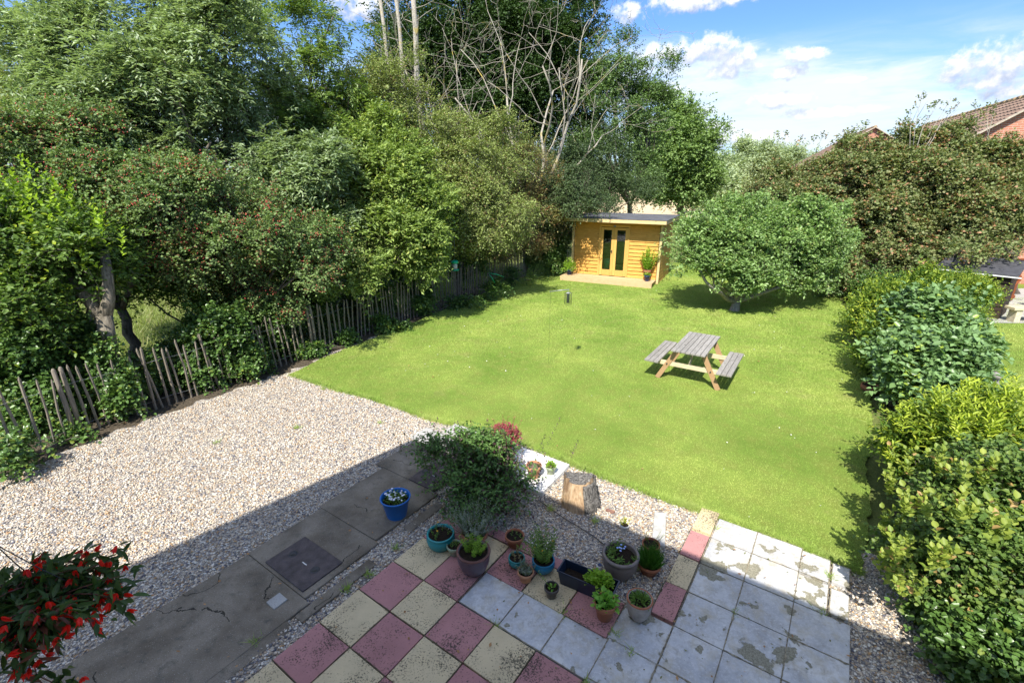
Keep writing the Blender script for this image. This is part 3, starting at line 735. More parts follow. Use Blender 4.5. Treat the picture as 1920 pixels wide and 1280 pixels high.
THORN = leafmat('thorn_leaves', (.095,.13,.035), (.27,.32,.10), .28, (.26,.19,.09), .06)
RUST = leafmat('rusty_maple_leaves', (.07,.105,.034), (.21,.255,.09), .28, (.38,.21,.11), .10, clump=1.5, tipc=(.27,.24,.11), tk=.6)
BROWNT = leafmat('browning_leaves', (.10,.11,.03), (.24,.22,.08), .28, (.30,.16,.07), .22)
OAKL = leafmat('oak_leaves', (.012,.03,.008), (.045,.085,.018), .2)
FIELDL = leafmat('light_field_tree_leaves', (.055,.105,.03), (.20,.29,.085), .28)
FIELD = leafmat('field_tree_leaves', (.04,.08,.024), (.14,.22,.065), .25)
DKG = leafmat('dark_maple_leaves', (.026,.05,.02), (.095,.14,.052), .2)
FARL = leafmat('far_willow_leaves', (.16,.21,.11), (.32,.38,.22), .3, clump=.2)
APPL = leafmat('apple_leaves', (.06,.115,.03), (.235,.35,.11), .3, (.30,.36,.10), .05, rough=.42, spec=.5)
GOLD = leafmat('golden_shrub_leaves', (.035,.085,.012), (.12,.20,.025), .35, (.42,.46,.05), .05, clump=1.6, tipc=(.36,.43,.05), tk=.8)
LILAC = leafmat('lilac_leaves', (.055,.11,.035), (.17,.27,.10), .22, (.28,.38,.05), .04, rough=.4, spec=.5)
MAPL = leafmat('maple_leaves', (.035,.075,.022), (.12,.20,.045), .3, (.40,.27,.10), .012, clump=2.6, tipc=(.25,.33,.06), tk=.55)
WEIG = leafmat('weigela_leaves', (.03,.075,.018), (.11,.20,.045), .25, (.07,.03,.035), .16, clump=3)
# ---- left boundary, near to far
tree('elm_tree', 'low suckering elm with bright yellow-green shoots at left edge above the fence', 'tree',
     [(70,470,8.2,150,95,1.0),(150,480,8.4,90,55,.8),(20,590,7.5,100,90,.8),(95,650,8.0,60,70,.6)], (-7.55,7.9,0), 2700, ELM, BARKG, 11, tr=.16, m=8, tl=.32, L=.075, W=.05, fine=True, stems=True)
def shoots(name, label, spots, mat, seed, L=.07, W=.045, hgt=(.3,.6), m=16, cat='shoots', parent=None):
    r_ = np.random.default_rng(seed); Cs, Us, Ns = [], [], []; mb = MB()
    for q in spots:
        h = r_.uniform(*hgt); d = unit(np.array([r_.normal(0, .35), r_.normal(0, .3), 1.]))
        e = q+d*h; mb.tube(np.array([q-d*.15, q+d*h*.5+r_.normal(0, .015, 3), e]), [.006, .005, .002], 4)
        t = np.linspace(0, 1, m)[:, None]; an = np.arange(m)*2.4
        sd_ = np.c_[np.cos(an), np.sin(an), np.full(m, .25)]
        Cs.append(q+d*h*t); Us.append(sd_*(1.1-t*.6)+d*.5); Ns.append(np.tile(d, (m, 1))-sd_*.3+r_.normal(0, .2, (m, 3)))
    C = np.concatenate(Cs); sc = r_.uniform(.7, 1.2, len(C))
    V, F = leaf_tris(C, np.concatenate(Us), np.concatenate(Ns), L*sc, W*sc)
    return V, F, mb
def shoots_part(t, spots, mat, seed, name='shoots', **kw):
    V, F, mb = shoots(name, '', spots, mat, seed, **kw)
    b = np.array(t.location); o = fast_mesh(name, V-b, F, mat, t); o['kind'] = 'stuff'; return o
t = [o for o in COL.objects if o.name == 'elm_tree'][0]
r0 = np.random.default_rng(5)
shoots_part(t, [at(x+r0.normal(0,12), y+r0.normal(0,15), 7.6) for x, y in [(20,400),(45,430),(60,470),(95,350),(105,400),(130,410),(140,460),(160,480),(185,450),(20,450),(80,450),(200,470),(10,480),(150,440),(170,510),(60,400),(110,480),(30,360)]*2], SHOOT, 3, L=.085, W=.055, hgt=(.3,.55), m=14)
tr1, P, D, r_ = tree('hawthorn_tree', 'berry-laden hawthorn at left edge with dusty red haws above the elm', 'tree',
     [(60,330,9.6,120,95),(200,350,9.8,110,90),(150,270,10.6,120,70),(300,400,9.6,90,95)], (-8.1,9.6,0), 2900, HAW, BARK, 12, tr=.1, m=8, tl=.28, L=.055, W=.044, droop=.35, stems=True, group='hawthorns with red berries')
berries(tr1, tr1.location, P, D, r_, 900, .014, BERRY)
tr1, P, D, r_ = tree('hawthorn_tree', 'hawthorn with drooping berried branches over the middle of the fence', 'tree',
     [(400,360,10.6,100,80),(430,480,10.1,110,85),(560,450,11.2,95,65),(500,540,10.9,80,60),(590,510,10.5,45,30,.7)], (-6.2,10.9,0), 2900, HAW, BARK, 13, tr=.09, m=8, tl=.28, L=.055, W=.044, droop=.45, stems=True, group='hawthorns with red berries')
berries(tr1, tr1.location, P, D, r_, 650, .014, BERRY)
def ash(label, bl, base, k, mat, seed, tr, tl=.26, nleaf=3, group=None, zmin=1.0, back=.5, inner=.14):
    """pinnate leaves: each crown point carries drooping rachises with paired leaflets"""
    r_ = np.random.default_rng(seed); bl = blobs_px(bl)
    P, D, idx = crown_points(bl, k, r_, inner, .25, zmin, back)
    V, F, tw = spray(P, D, r_, 9, tl*1.25, .125, .042, .1, .55, .75, .25, nleaf)
    t = empty('ash_tree', base, label=label, cat='tree', group=group); off = -np.array(base, float)
    fast_mesh('crown', V+off, F, mat, t, tip=tw[2])
    mb = MB(); limbs(mb, (0, 0, -.05), [(b[0]+off, b[1]) for b in bl], P+off, r_, tr, 70, fork=.4)
    V2, F2 = twig_tris(tw[0]+off, tw[1]+off, .0028); mb.add(V2, F2.tolist())
    mb.build('trunk', BARK, t); return t
ash('broad ash with grey-green feathery leaves filling the upper left', [(150,120,12.5,130,90),(290,190,12.2,170,120),(430,110,13,150,120),(180,240,11.6,150,70),(400,290,11.6,150,75),(90,30,12.8,120,55),(280,30,13,150,70),(30,90,12.8,60,50),(420,200,13,130,80),(260,250,12.6,120,80)],
    (-6.9,12.2,0), 4700, ASHL, 14, .17)
ash('thinner ash with sky showing through, right of the feathery one', [(560,110,15.5,130,110),(500,230,14.5,130,90),(620,230,15.5,110,100),(480,20,16,130,60),(630,50,17,70,70),(540,290,14.8,110,60)],
    (-5.0,14.2,0), 1900, ASHD, 15, .13, back=.4, inner=.15)
ash('drooping young ash with pale leaves behind the berried branches', [(560,320,12.5,90,80),(620,400,12.8,60,60),(400,420,10.8,60,80)], (-5.4,12.4,0), 1100, ASHL, 16, .06)
tree('field_tree', 'olive-yellow tree at far left behind the ash', 'tree', [(10,150,19,70,70),(60,190,18,60,60),(20,260,18,90,60)], (-18.5,18.5,0), 1500, THORN, BARK, 17, tr=.15, L=.09, W=.06, tl=.4)
tree('elder_bush', 'bright green elder bulging out over the fence', 'shrub', [(640,430,12.6,70,75),(720,350,13.6,90,75),(760,450,13.3,85,80),(660,520,12.0,60,50),(700,290,14.5,80,60),(620,350,13.6,70,60),(800,400,14.4,60,60),(785,435,12.9,48,34,.8)],
     (-4.4,13.0,0), 4600, ELDER, BARK, 18, tr=.07, m=8, tl=.34, L=.11, W=.05, stems=True, wob=.4)
tree('thorn_tree', 'yellow-green thorn tree with fine leaves below the bare poles', 'tree', [(730,190,17.5,75,75),(800,260,17.5,90,70),(700,250,17,70,60),(640,180,18,60,60),(760,140,18,55,45),(690,140,18,50,50),(780,320,16.6,80,60),(905,425,15.8,50,32,.9)],
     (-3.6,16.6,0), 3600, THORN, BARK, 19, tr=.09, L=.068, W=.042, tl=.38, stems=True, back=.35, group='thorn trees along the fence')
tree('thorn_tree', 'wide thorn tree with yellow-green sunlit leaves left of the wooden cabin', 'tree', [(860,330,17,110,70),(880,400,16.2,110,70),(800,370,16,90,60),(940,410,17.5,60,60),(900,270,18.5,110,55)],
     (-1.9,16.9,0), 5200, THORN, BARK, 20, tr=.1, L=.068, W=.042, tl=.38, droop=.5, stems=True, group='thorn trees along the fence')
tree('hedge_maple', 'browning hedge maple behind the left corner of the cabin', 'tree', [(990,330,20.5,65,55),(1000,410,20,60,55),(950,350,19.5,60,50),(1040,380,21.5,50,45),(930,450,18.3,60,35)],
     (.6,21.3,0), 2700, BROWNT, BARK, 21, tr=.09, L=.06, W=.04, tl=.36, stems=True)
tree('hedge_maple', 'dark green bushy maple directly behind the cabin roof', 'tree', [(1100,345,25,75,55),(1170,350,26,60,45),(1060,300,25,60,50),(1110,390,23.6,70,28),(1180,385,24.5,60,25),(1140,300,25,60,50)],
     (4.6,25.2,0), 2600, DKG, BARK, 22, tr=.12, L=.075, W=.05, tl=.42)
tree('hedge_maple', 'maple whose branches hang over the left end of the cabin roof', 'tree', [(1085,385,19.0,45,26,.6),(1060,350,19.8,50,45,.8),(1120,380,19.3,36,16,.5),(1040,410,20.2,35,45,.6),(1100,340,21,50,30,.7)], (1.7,21.6,0), 1700, DKG, BARK, 222, tr=.08, m=7, tl=.32, L=.06, W=.045, stems=True, droop=.5)
# ivy along the fence
def ivy(label, bl, base, k, seed, mat=IVY, L=.06, W=.055):
    return tree('ivy_clump', label, 'ivy', bl, base, k, mat, BARK, seed, tr=.03, m=7, tl=.22, L=L, W=W, up=.1, droop=.5, inner=.35, nl=12, multi=True, zmin=.03, group='ivy growing over the fence', back=.8, crown='foliage', trunkname='stems', fine=base[1] < 10)
ivy('dark ivy tangle smothering the fence at the left edge', [(20,640,7.4,90,70,.4),(110,650,7.8,70,60,.35),(60,740,7.2,90,60,.3),(170,720,7.9,50,50,.3)], (-8.2,7.6,0), 1500, 23)
ivy('low ivy and bramble at the foot of the nearest pales', [(60,835,6.1,40,12,.12),(150,818,6.8,34,11,.1),(10,855,5.75,30,18,.12)], (-7.4,6.1,0), 90, 24)
ivy('rounded ivy hump hiding the pales where gravel meets lawn', [(400,640,9.2,80,75,.4),(450,680,9.6,60,60,.35),(380,700,8.9,60,45,.3),(470,610,10.2,60,60,.4)], (-5.5,9.4,0), 1900, 25)
ivy('ivy swag over the fence below the bird feeder', [(795,565,14.2,20,30,.25),(870,566,15.0,40,9,.2),(925,545,16.2,30,14,.25)], (-2.6,14.5,0), 420, 26)
ivy('low ivy at the foot of the middle pales', [(560,655,10.6,60,14,.2),(640,640,11.4,60,14,.2),(720,610,12.6,50,12,.2)], (-4.0,11.4,0), 500, 27)
ivy('ivy at the far end of the fence beside the cabin', [(960,515,18.4,50,12,.3),(1020,480,20.6,35,36,.4),(1045,450,21,25,60,.5)], (.9,20.7,0), 1300, 28)
tree('hedge_shrub', 'shaded green undergrowth between the hawthorns and the elder', 'shrub', [(420,560,11.8,80,60,.6),(520,500,12.6,90,70,.7),(600,480,13.2,60,60,.6),(400,450,12.4,70,70,.7),(470,400,13,80,60,.7),(250,480,11.2,90,70,.7),(130,420,10.8,90,60,.7),(230,380,11.4,80,60,.7),(350,545,10.5,50,40,.4),(235,545,10.0,45,40,.4),(300,500,10.4,70,50,.5),(200,470,10.2,70,50,.5)], (-7.2,11.6,0), 5400, ELM, BARK, 301, tr=.05, m=7, tl=.34, L=.07, W=.05, multi=True, nl=30, inner=.4)
ivy('deep shaded ivy filling the hedge bottom behind the middle pales', [(560,590,12.2,90,45,.4),(660,555,13.5,90,45,.5),(760,515,15.2,80,40,.5),(850,480,17.4,70,40,.5)], (-5,12.6,0), 2300, 29)
ivy('deep shaded ivy behind the far pales', [(930,445,20,60,40,.6),(880,455,18.8,60,40,.5),(1000,430,22,50,45,.6)], (-.9,18.9,0), 1500, 30)
tree('ivy_clad_stump', 'thick forked grey trunk wrapped in ivy behind the nearest pales', 'tree', [(120,640,8.1,50,50,.4),(245,690,8.1,30,45,.25),(235,715,8.3,50,50,.25),(330,690,9.2,60,45,.3),(190,690,8.1,40,36,.2),(212,685,7.6,34,24,.12),(235,745,7.5,22,34,.1)], (-6.95,8.15,0), 900, IVY, BARKG, 31, tr=.02, m=6, tl=.22, L=.06, W=.05, multi=True, nl=8)
ivy('ivy leaves covering the lower part of the forked trunk', [(208,690,7.60,30,28,.08),(228,745,7.48,26,36,.08),(200,650,7.68,22,20,.08)], (-6.9,7.6,0), 190, 302)
tt = [o for o in COL.objects if o.name == 'ivy_clad_stump'][0]
mb = MB(); b0 = np.array(tt.location)
mb.tube(np.array([[-6.98,7.75,-.05], at(222,730,7.78), at(205,650,7.8), at(195,590,7.8)])-b0, [.16,.13,.12,.118], 10)
mb.tube(np.array([at(195,600,7.8), at(168,565,7.85), at(140,535,7.9), at(120,500,8.1)])-b0, [.10,.095,.085,.07], 9)
mb.tube(np.array([at(195,605,7.8), at(204,560,7.85), at(202,520,7.9), at(195,470,8.1)])-b0, [.11,.09,.08,.07], 9)
mb.build('bole', material('bark_mid_grey', m_bark((.07,.06,.045), (.25,.22,.17))), tt)
# ---- oak and companions behind
tree('oak_tree', 'huge dark oak rising behind the dead trees', 'tree', [(880,60,31,170,120),(790,120,30,90,90),(1000,120,31,110,110),(900,210,30,120,80),(1060,210,31,60,80),(760,20,32,80,60),(980,10,33,130,60),(1080,90,32,60,90),(830,180,30,100,80),(960,200,30,120,90),(1080,200,31,60,80),(1060,280,30,70,60),(960,290,29,90,50)],
     (-1.5,31,0), 15000, OAKL, BARK, 32, tr=.38, L=.13, W=.10, tl=.6, twig=3, inner=.3, rough=.3)
tree('poplar_tree', 'airy tall tree with blue sky showing through right of the oak', 'tree', [(1160,110,29,60,55),(1190,190,29,65,60),(1130,240,28,50,50),(1200,260,28.5,45,45),(1120,160,29,40,60),(1225,140,29,40,45),(1170,320,28,60,50),(1110,300,27.5,50,60),(1215,220,29,45,50),(1150,180,29,60,60)],
     (7.2,28.6,0), 2500, FIELD, BARK, 33, tr=.16, L=.10, W=.075, tl=.5, inner=.12, back=.4, rough=.35, stems=True)
tree('field_tree', 'rounded mid-green tree standing in the field right of the airy one', 'tree', [(1285,215,46,48,45),(1265,280,45,68,60),(1320,265,46,36,50),(1235,335,45,45,45),(1300,345,45,50,40),(1255,235,46,45,40),(1275,330,45,70,45)],
     (15.5,45,0), 4000, FIELDL, BARK, 34, tr=.3, L=.20, W=.15, tl=.9)
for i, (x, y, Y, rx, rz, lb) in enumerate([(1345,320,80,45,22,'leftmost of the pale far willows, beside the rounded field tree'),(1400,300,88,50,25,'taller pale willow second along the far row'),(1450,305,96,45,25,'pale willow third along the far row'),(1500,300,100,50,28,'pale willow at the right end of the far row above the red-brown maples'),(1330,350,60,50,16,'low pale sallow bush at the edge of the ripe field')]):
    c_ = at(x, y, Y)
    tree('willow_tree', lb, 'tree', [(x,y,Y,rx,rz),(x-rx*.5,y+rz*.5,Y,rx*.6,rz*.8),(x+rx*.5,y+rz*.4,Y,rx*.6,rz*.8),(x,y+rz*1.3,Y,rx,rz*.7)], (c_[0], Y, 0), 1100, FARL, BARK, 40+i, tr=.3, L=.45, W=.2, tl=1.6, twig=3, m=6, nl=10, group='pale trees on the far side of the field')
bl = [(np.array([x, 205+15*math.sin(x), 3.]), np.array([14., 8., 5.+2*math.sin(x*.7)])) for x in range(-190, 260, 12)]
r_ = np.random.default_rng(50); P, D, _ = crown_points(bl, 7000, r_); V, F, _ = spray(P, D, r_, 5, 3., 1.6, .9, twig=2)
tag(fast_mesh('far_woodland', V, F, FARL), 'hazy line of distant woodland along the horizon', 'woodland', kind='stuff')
# ---- apple tree
tree('apple_tree', 'spreading apple tree with forked trunk on the lawn', 'tree', [(1400,440,15.2,110,66),(1330,455,14.8,78,60),(1500,455,15.2,85,62),(1285,478,14.3,44,46),(1395,530,14.2,70,26),(1500,525,14.9,60,30),(1400,500,14.4,90,34),(1550,480,15.6,55,55),(1490,505,14.8,60,34),(1310,500,14.3,55,34),(1310,400,15.5,50,30),(1540,410,15.8,50,30),(1350,425,15.8,90,40),(1450,425,15.8,95,42)],
     (7.05,14.75,0), 8200, APPL, BARKG, 60, tr=.13, m=7, tl=.28, L=.088, W=.054, bsz=.31, up=.6, droop=.05, multi=False, fork=.16, stems=True, inner=.2, nl=80, rough=.38, zmin=.5)
# ---- field maples on the right
mp = [('rusty field maple nearest the apple tree', [(1520,380,19,70,60),(1560,430,18,70,60),(1470,350,21,60,45),(1580,500,17,55,50),(1640,520,16.5,50,40)], (11.6,18.4,0), 3000),
      ('rusty field maple with orange patches in the middle of the row', [(1620,340,18.5,75,60),(1660,400,17.5,90,70),(1600,290,20,60,30),(1690,470,16.5,70,40),(1560,330,20,60,45)], (14,18.2,0), 3900),
      ('tall rusty field maple with bare top twigs against the sky', [(1740,340,17.5,80,65),(1770,270,18.5,70,35),(1720,260,19,45,25),(1800,410,16.5,70,55),(1700,310,18.5,60,45)], (16.3,17.6,0), 3700),
      ('dark green and rust field maple at the right edge above the neighbour shed', [(1880,380,16.8,80,70),(1850,300,18,60,40),(1900,440,16,60,32),(1820,450,15.8,60,35),(1930,330,17.5,50,60),(1800,478,14.6,60,22),(1880,470,14.6,40,18)], (18.4,17.2,0), 3600)]
for i, (lb, b_, base, k) in enumerate(mp):
    tree('maple_tree', lb, 'tree', b_, base, int(k*.9), RUST, BARK, 70+i, tr=.11, m=8, tl=.42, L=.085, W=.075, droop=.35, inner=.08, rough=.42, bsz=.32, stems=True, nl=50, group='rusty maples along the right boundary')
tm = [o for o in COL.objects if o.name == 'maple_tree.002'][0]; b0 = np.array(tm.location); mb = MB(); r_ = np.random.default_rng(8)
for x0, y0, x1, y1 in [(1710,300,1730,170),(1712,300,1760,190),(1715,300,1785,180),(1720,300,1790,200),(1705,300,1708,200),(1722,305,1770,215),(1840,300,1850,195),(1842,300,1870,190),(1838,300,1830,195)]:
    p0, p1 = at(x0,y0,18), at(x1,y1,18.2); md = (p0+p1)/2+r_.normal(0, .08, 3); mb.tube(np.array([p0,md,p1])-b0, [.022,.014,.004], 4)
    q = md+(p1-md)*.3; e = q+unit(p1-p0)*.5+r_.normal(0,.18,3); mb.tube(np.array([q,(q+e)/2+.01,e])-b0, [.008,.006,.003], 4)
mb.build('bare_twigs', BARKG, tm)
tops = [at(x,y,18.1) for x,y in [(1730,185),(1760,200),(1785,195),(1775,215),(1745,205),(1708,212),(1700,240),(1690,230),(1850,205),(1868,205),(1832,205),(1843,220),(1860,220),(1610,250),(1625,236),(1585,265),(1530,262),(1545,258),(1500,268),(1460,262),(1475,258)]]
V, F, _ = spray(np.array(tops), np.tile([0,0,1.], (len(tops),1)), r_, 8, .25, .07, .06, twig=4); fast_mesh('top_leaves', V-b0, F, RUST, tm)['kind'] = 'stuff'
tree('hedge_shrub', 'dense dark hedge filling the shade beneath the maples', 'shrub', [(1590,560,16.2,50,30),(1650,530,15.2,45,30),(1560,545,18,60,22),(1480,540,20,70,20)], (12.3,17.2,0), 1700, IVY, BARK, 76, tr=.05, L=.06, W=.04, tl=.3, multi=True, nl=15)
# hedge plants on the right
tree('golden_shrub', 'golden-green shrub furthest along the right border', 'shrub', [(1680,600,-.85,60,50),(1645,650,-.6,36,50),(1730,565,-1.1,50,40),(1640,590,-.6,34,40),(1720,640,-.8,50,60)], (8.9,11.9,0), 2100, GOLD, BARK, 80, tr=.03, m=9, tl=.34, L=.085, W=.036, fine=True, up=.9, droop=0, multi=True, nl=20, group='golden shrubs in the right border', back=.8)
tree('golden_shrub', 'dark leafy laurel-like shrub with gold tips by the neighbour shed', 'shrub', [(1795,545,-1.1,50,28),(1830,560,-1.0,25,35),(1815,600,-.8,30,40)], (10.9,12.0,0), 1000, GOLD, BARK, 81, tr=.03, m=8, tl=.26, L=.06, W=.03, up=.6, droop=0, multi=True, nl=14, back=.8)
tree('lilac_bush', 'big blue-green lilac with heart-shaped leaves in the right border', 'shrub', [(1745,618,-1.1,72,58),(1735,700,-.75,72,68),(1785,680,-1.0,42,62),(1700,745,-.45,42,50),(1775,745,-.7,50,50),(1705,650,-.8,50,60)], (7.5,8.6,0), 2600, LILAC, BARK, 82, tr=.04, m=7, tl=.3, L=.105, W=.082, fine=True, up=.3, droop=.3, multi=True, nl=25, wob=.45, back=.8, zmin=.08)
tree('golden_shrub', 'bright golden shrub with upright shoots overlapping the lilac base', 'shrub', [(1830,835,-.95,80,50),(1760,850,-.75,65,50),(1900,825,-1.05,60,45),(1715,835,-.5,40,30)], (5.6,5.5,0), 2100, GOLD, BARK, 83, tr=.03, m=10, tl=.32, L=.085, W=.028, fine=True, up=.9, droop=0, multi=True, nl=20, group='golden shrubs in the right border', back=.8)
tree('maple_bush', 'bushy field maple with yellow and orange tips at the right edge', 'shrub', [(1790,960,-.85,75,66),(1850,1010,-.95,85,80),(1735,1040,-.5,60,52),(1850,910,-1.1,80,60),(1910,960,-1.2,60,90),(1805,1080,-.5,75,48),(1900,1070,-.8,65,66)], (4.6,3.9,0), 3600, MAPL, BARK, 84, tr=.03, m=8, tl=.22, L=.044, W=.04, fine=True, up=.35, droop=.2, multi=True, nl=30, back=.8, stems=True, zmin=.06)
tree('ivy_bush', 'dark ivy mound spilling onto the gravel in the bottom right corner', 'shrub', [(1870,1180,-.3,80,55,.4),(1830,1230,-.18,60,45,.3),(1920,1240,-.3,80,60,.4),(1775,1165,-.12,48,30,.2)], (4.2,3.1,0), 1700, IVY, BARK, 85, tr=.02, m=7, tl=.2, L=.055, W=.05, fine=True, up=.2, multi=True, nl=14, zmin=.03, back=.9, crown='foliage', trunkname='stems')

def stray(tree_, spots, mat, seed, **kw):
    tt_ = [o for o in COL.objects if o.get('label', '').startswith(tree_)][0]; rr_ = np.random.default_rng(seed)
    pts = []
    for x, y, z, k in spots:
        for _ in range(k): pts.append(gr(x+rr_.normal(0, 14), y+rr_.normal(0, 9), z))
    shoots_part(tt_, pts, mat, seed, name='stray_shoots', **kw)
GTIP = leafmat('golden_tips', (.16,.24,.02), (.42,.48,.05), .35, clump=3)
OTIP = leafmat('orange_tips', (.12,.19,.03), (.30,.34,.06), .35, (.44,.29,.12), .07, clump=3)
stray('bright golden shrub', [(1700,790,1.1,7),(1750,775,1.3,8),(1800,765,1.4,9),(1850,760,1.45,9),(1900,760,1.45,8),(1730,830,1.0,7),(1790,820,1.3,8),(1860,810,1.4,9),(1680,850,.7,5)], GTIP, 61, L=.085, W=.026, hgt=(.15,.36), m=14)
stray('bushy field maple', [(1680,930,.8,5),(1665,1000,.6,5),(1665,1060,.5,4),(1700,880,1.1,7),(1760,890,1.3,8),(1830,900,1.5,8),(1720,960,1.2,8),(1790,970,1.5,9),(1690,1040,.9,7),(1760,1060,1.2,8),(1860,1000,1.6,8),(1700,1110,.7,5),(1670,1090,.5,4)], OTIP, 62, L=.055, W=.045, hgt=(.12,.30), m=12)
stray('golden-green shrub furthest', [(1660,545,1.4,7),(1700,530,1.5,7),(1740,540,1.5,6),(1625,580,1.1,5),(1615,640,.7,4),(1620,610,.9,4)], GTIP, 63, L=.075, W=.028, hgt=(.18,.35), m=13)
stray('big blue-green lilac', [(1840,640,1.0,2),(1700,600,1.3,5),(1770,570,1.6,6),(1820,575,1.5,5),(1660,690,.7,4)], LILAC, 64, L=.11, W=.085, hgt=(.2,.42), m=9)
stray('spreading apple tree', [(1290,385,2.35,5),(1330,372,2.5,7),(1380,362,2.6,8),(1420,362,2.6,8),(1470,365,2.6,8),(1520,375,2.5,7),(1560,395,2.4,5),(1262,440,2.0,5),(1258,480,1.6,3),(1590,430,2.1,5)], APPL, 65, L=.09, W=.055, hgt=(.25,.5), m=11)
# ---- dead trees
def dead(label, base, stems_, seed, lv=4, group='dead bare trees above the hedge', dens=1.):
    r_ = np.random.default_rng(seed); t = empty('dead_tree', base, label=label, cat='tree', group=group); off = np.array(base, float)
    mb = MB(); mb2 = MB()
    def grow(p, d, L_, r, lev, mb_):
        k = 6; X = [p]; dd = d.copy()
        for i in range(k):
            dd = unit(dd+r_.normal(0, .17, 3)+np.array([0, 0, .03])); X.append(X[-1]+dd*L_/k)
        X = np.array(X); rr = np.linspace(r, r*.45 if lev < lv else .003, k+1); mb_.tube(X, rr, 7 if lev == 0 else 4)
        if lev < lv:
            for j in range(int((3 if lev else 5)*dens)):
                i = r_.integers(2, k+1); nd = unit(dd+r_.normal(0, .62, 3)); grow(X[i], nd, L_*r_.uniform(.5, .75), max(rr[i]*.6, .006), lev+1, mb2)
    for p0, p1, r in stems_:
        p0 = np.array(p0)-off; p1 = np.array(p1)-off; grow(p0, unit(p1-p0), np.linalg.norm(p1-p0), r, 0, mb)
    mb.build('trunk', DEADW, t); mb2.build('branches', DEADW, t)
b = at(985,400,22); dead('tall dead tree with a fan of bare lichened branches before the oak', (b[0],22,0), [((b[0],22,0),at(985,130,22),.10),((b[0]+.1,22,1.5),at(1010,100,22.2),.08),((b[0]-.1,22,2.),at(935,150,21.8),.06)], 91, 5, dens=.95)
b2 = at(1045,420,23.5); dead('dead tree leaning right with tangled pale branches above the cabin', (b2[0],23.5,0), [((b2[0],23.5,0),at(1030,330,23.5),.13),(at(1030,335,23.5),at(1075,110,23.5),.085),(at(1030,330,23.5),at(1000,120,24),.06),(at(1038,350,23.5),at(1120,230,23.4),.06)], 95, 5, dens=.95)
b3 = at(815,400,20); dead('small dead tree reaching left with crooked yellow-tinged limbs', (b3[0],20,0), [((b3[0],20,0),at(830,190,20),.06),(at(860,280,20),at(700,210,19),.04)], 93, 3)
mb3 = []
for i, (x0, x1, lb) in enumerate([(730,704,'leftmost of three bare pole trunks at the top of the picture'),(757,735,'middle and darkest of three bare pole trunks'),(782,770,'rightmost and thickest of three bare pole trunks')]):
    q0 = at(x0, 160, 21); q1 = at(x1, -60, 21); g0 = np.array([q0[0]+.4, 21, 0])
    t = empty('bare_pole_trunk', g0, label=lb, cat='tree', group='bare pole trunks'); mb = MB(); r_ = np.random.default_rng(200+i)
    X = np.array([g0, (g0+q0)/2+[.05,0,0], q0, (q0+q1)/2+[.06,0,0], q1])-g0; mb.tube(X, np.array([.13,.12,.11,.10,.08])*(1.0 if i == 2 else .7), 8)
    mb.build('trunk', DEADW, t); mb = MB()
    for j in range(6):
        p = X[2]+(X[4]-X[2])*r_.uniform(.1, .9); e = p+np.array([r_.normal(0,.6), r_.normal(0,.3), r_.uniform(.2,.8)]); mb.tube(np.array([p,(p+e)/2+r_.normal(0,.05,3),e]), [.02,.013,.005], 4)
    mb.build('branches', DEADW, t)

# ------------------------------------------------------------------ paling fence
r_ = np.random.default_rng(77)
fl = np.array(fence_line); seg = np.linalg.norm(np.diff(fl, axis=0), axis=1); cum = np.r_[0, np.cumsum(seg)]
def fpt(s_): return np.array([np.interp(s_, cum, fl[:, 0]), np.interp(s_, cum, fl[:, 1])])
def fence(s0, s1, label, lean=0., step=.132):
    b = fpt(s0); t = empty('paling_fence', (*b, 0), label=label, cat='fence', group='chestnut paling fence lengths'); k = 0
    s_ = s0+.1; tops = []
    while s_ < s1-.05:
        p = fpt(s_)-b; dr = fpt(s_+.1)-fpt(s_); dr /= np.linalg.norm(dr)
        h = r_.uniform(1.04, 1.22); a = r_.normal(0, .04)+lean; tp = np.array([p[0]+dr[0]*a*h, p[1]+dr[1]*a*h, h]) + np.array([-dr[1], dr[0], 0])*r_.normal(0, .02)
        md = (np.array([*p, 0])+tp)/2+np.array([dr[0], dr[1], 0])*r_.normal(0, .012)
        w_ = r_.uniform(.015, .024)
        mb = MB(); mb.tube(np.array([[*p, -.02], md, tp-[0,0,.05], tp]), [w_, w_, w_*.9, w_*.3], 5, smooth=False); mb.build('pale', PALE, t)
        tops.append(np.array([*p, 0])*(.0)+np.array([p[0]+dr[0]*a*.92, p[1]+dr[1]*a*.92, .0])); s_ += step*r_.uniform(.8, 1.2); k += 1
    tops = np.array(tops)
    for z in (.18, .9):
        mb = MB(); X = tops.copy(); X[:, 2] = z+np.sin(np.arange(len(X))*1.3)*.01; X[:, :2] += np.array([.018, -.012]); mb.tube(X, .003, 4); mb.build('tie_wire', WIRE, t)
    for q in (s0, ):
        for o_ in (0, .09):
            p = fpt(q+o_)-b; mb = MB(); mb.tube(np.array([[*p, -.05], [p[0], p[1], .6], [p[0]-.02, p[1], 1.17], [p[0]-.02, p[1], 1.20]]), [.036, .034, .03, .014], 7); mb.build('post', PALE, t)
fence(1.0, 4.9, 'leftmost length of rough chestnut paling beside the gravel', -.02)
fence(4.95, 9.35, 'leaning length of chestnut paling below the gap in the hedge', -.05)
fence(9.45, 14.0, 'middle length of chestnut paling edging the lawn', 0)
fence(14.1, 20.9, 'far length of chestnut paling running up to the cabin', 0, .145)

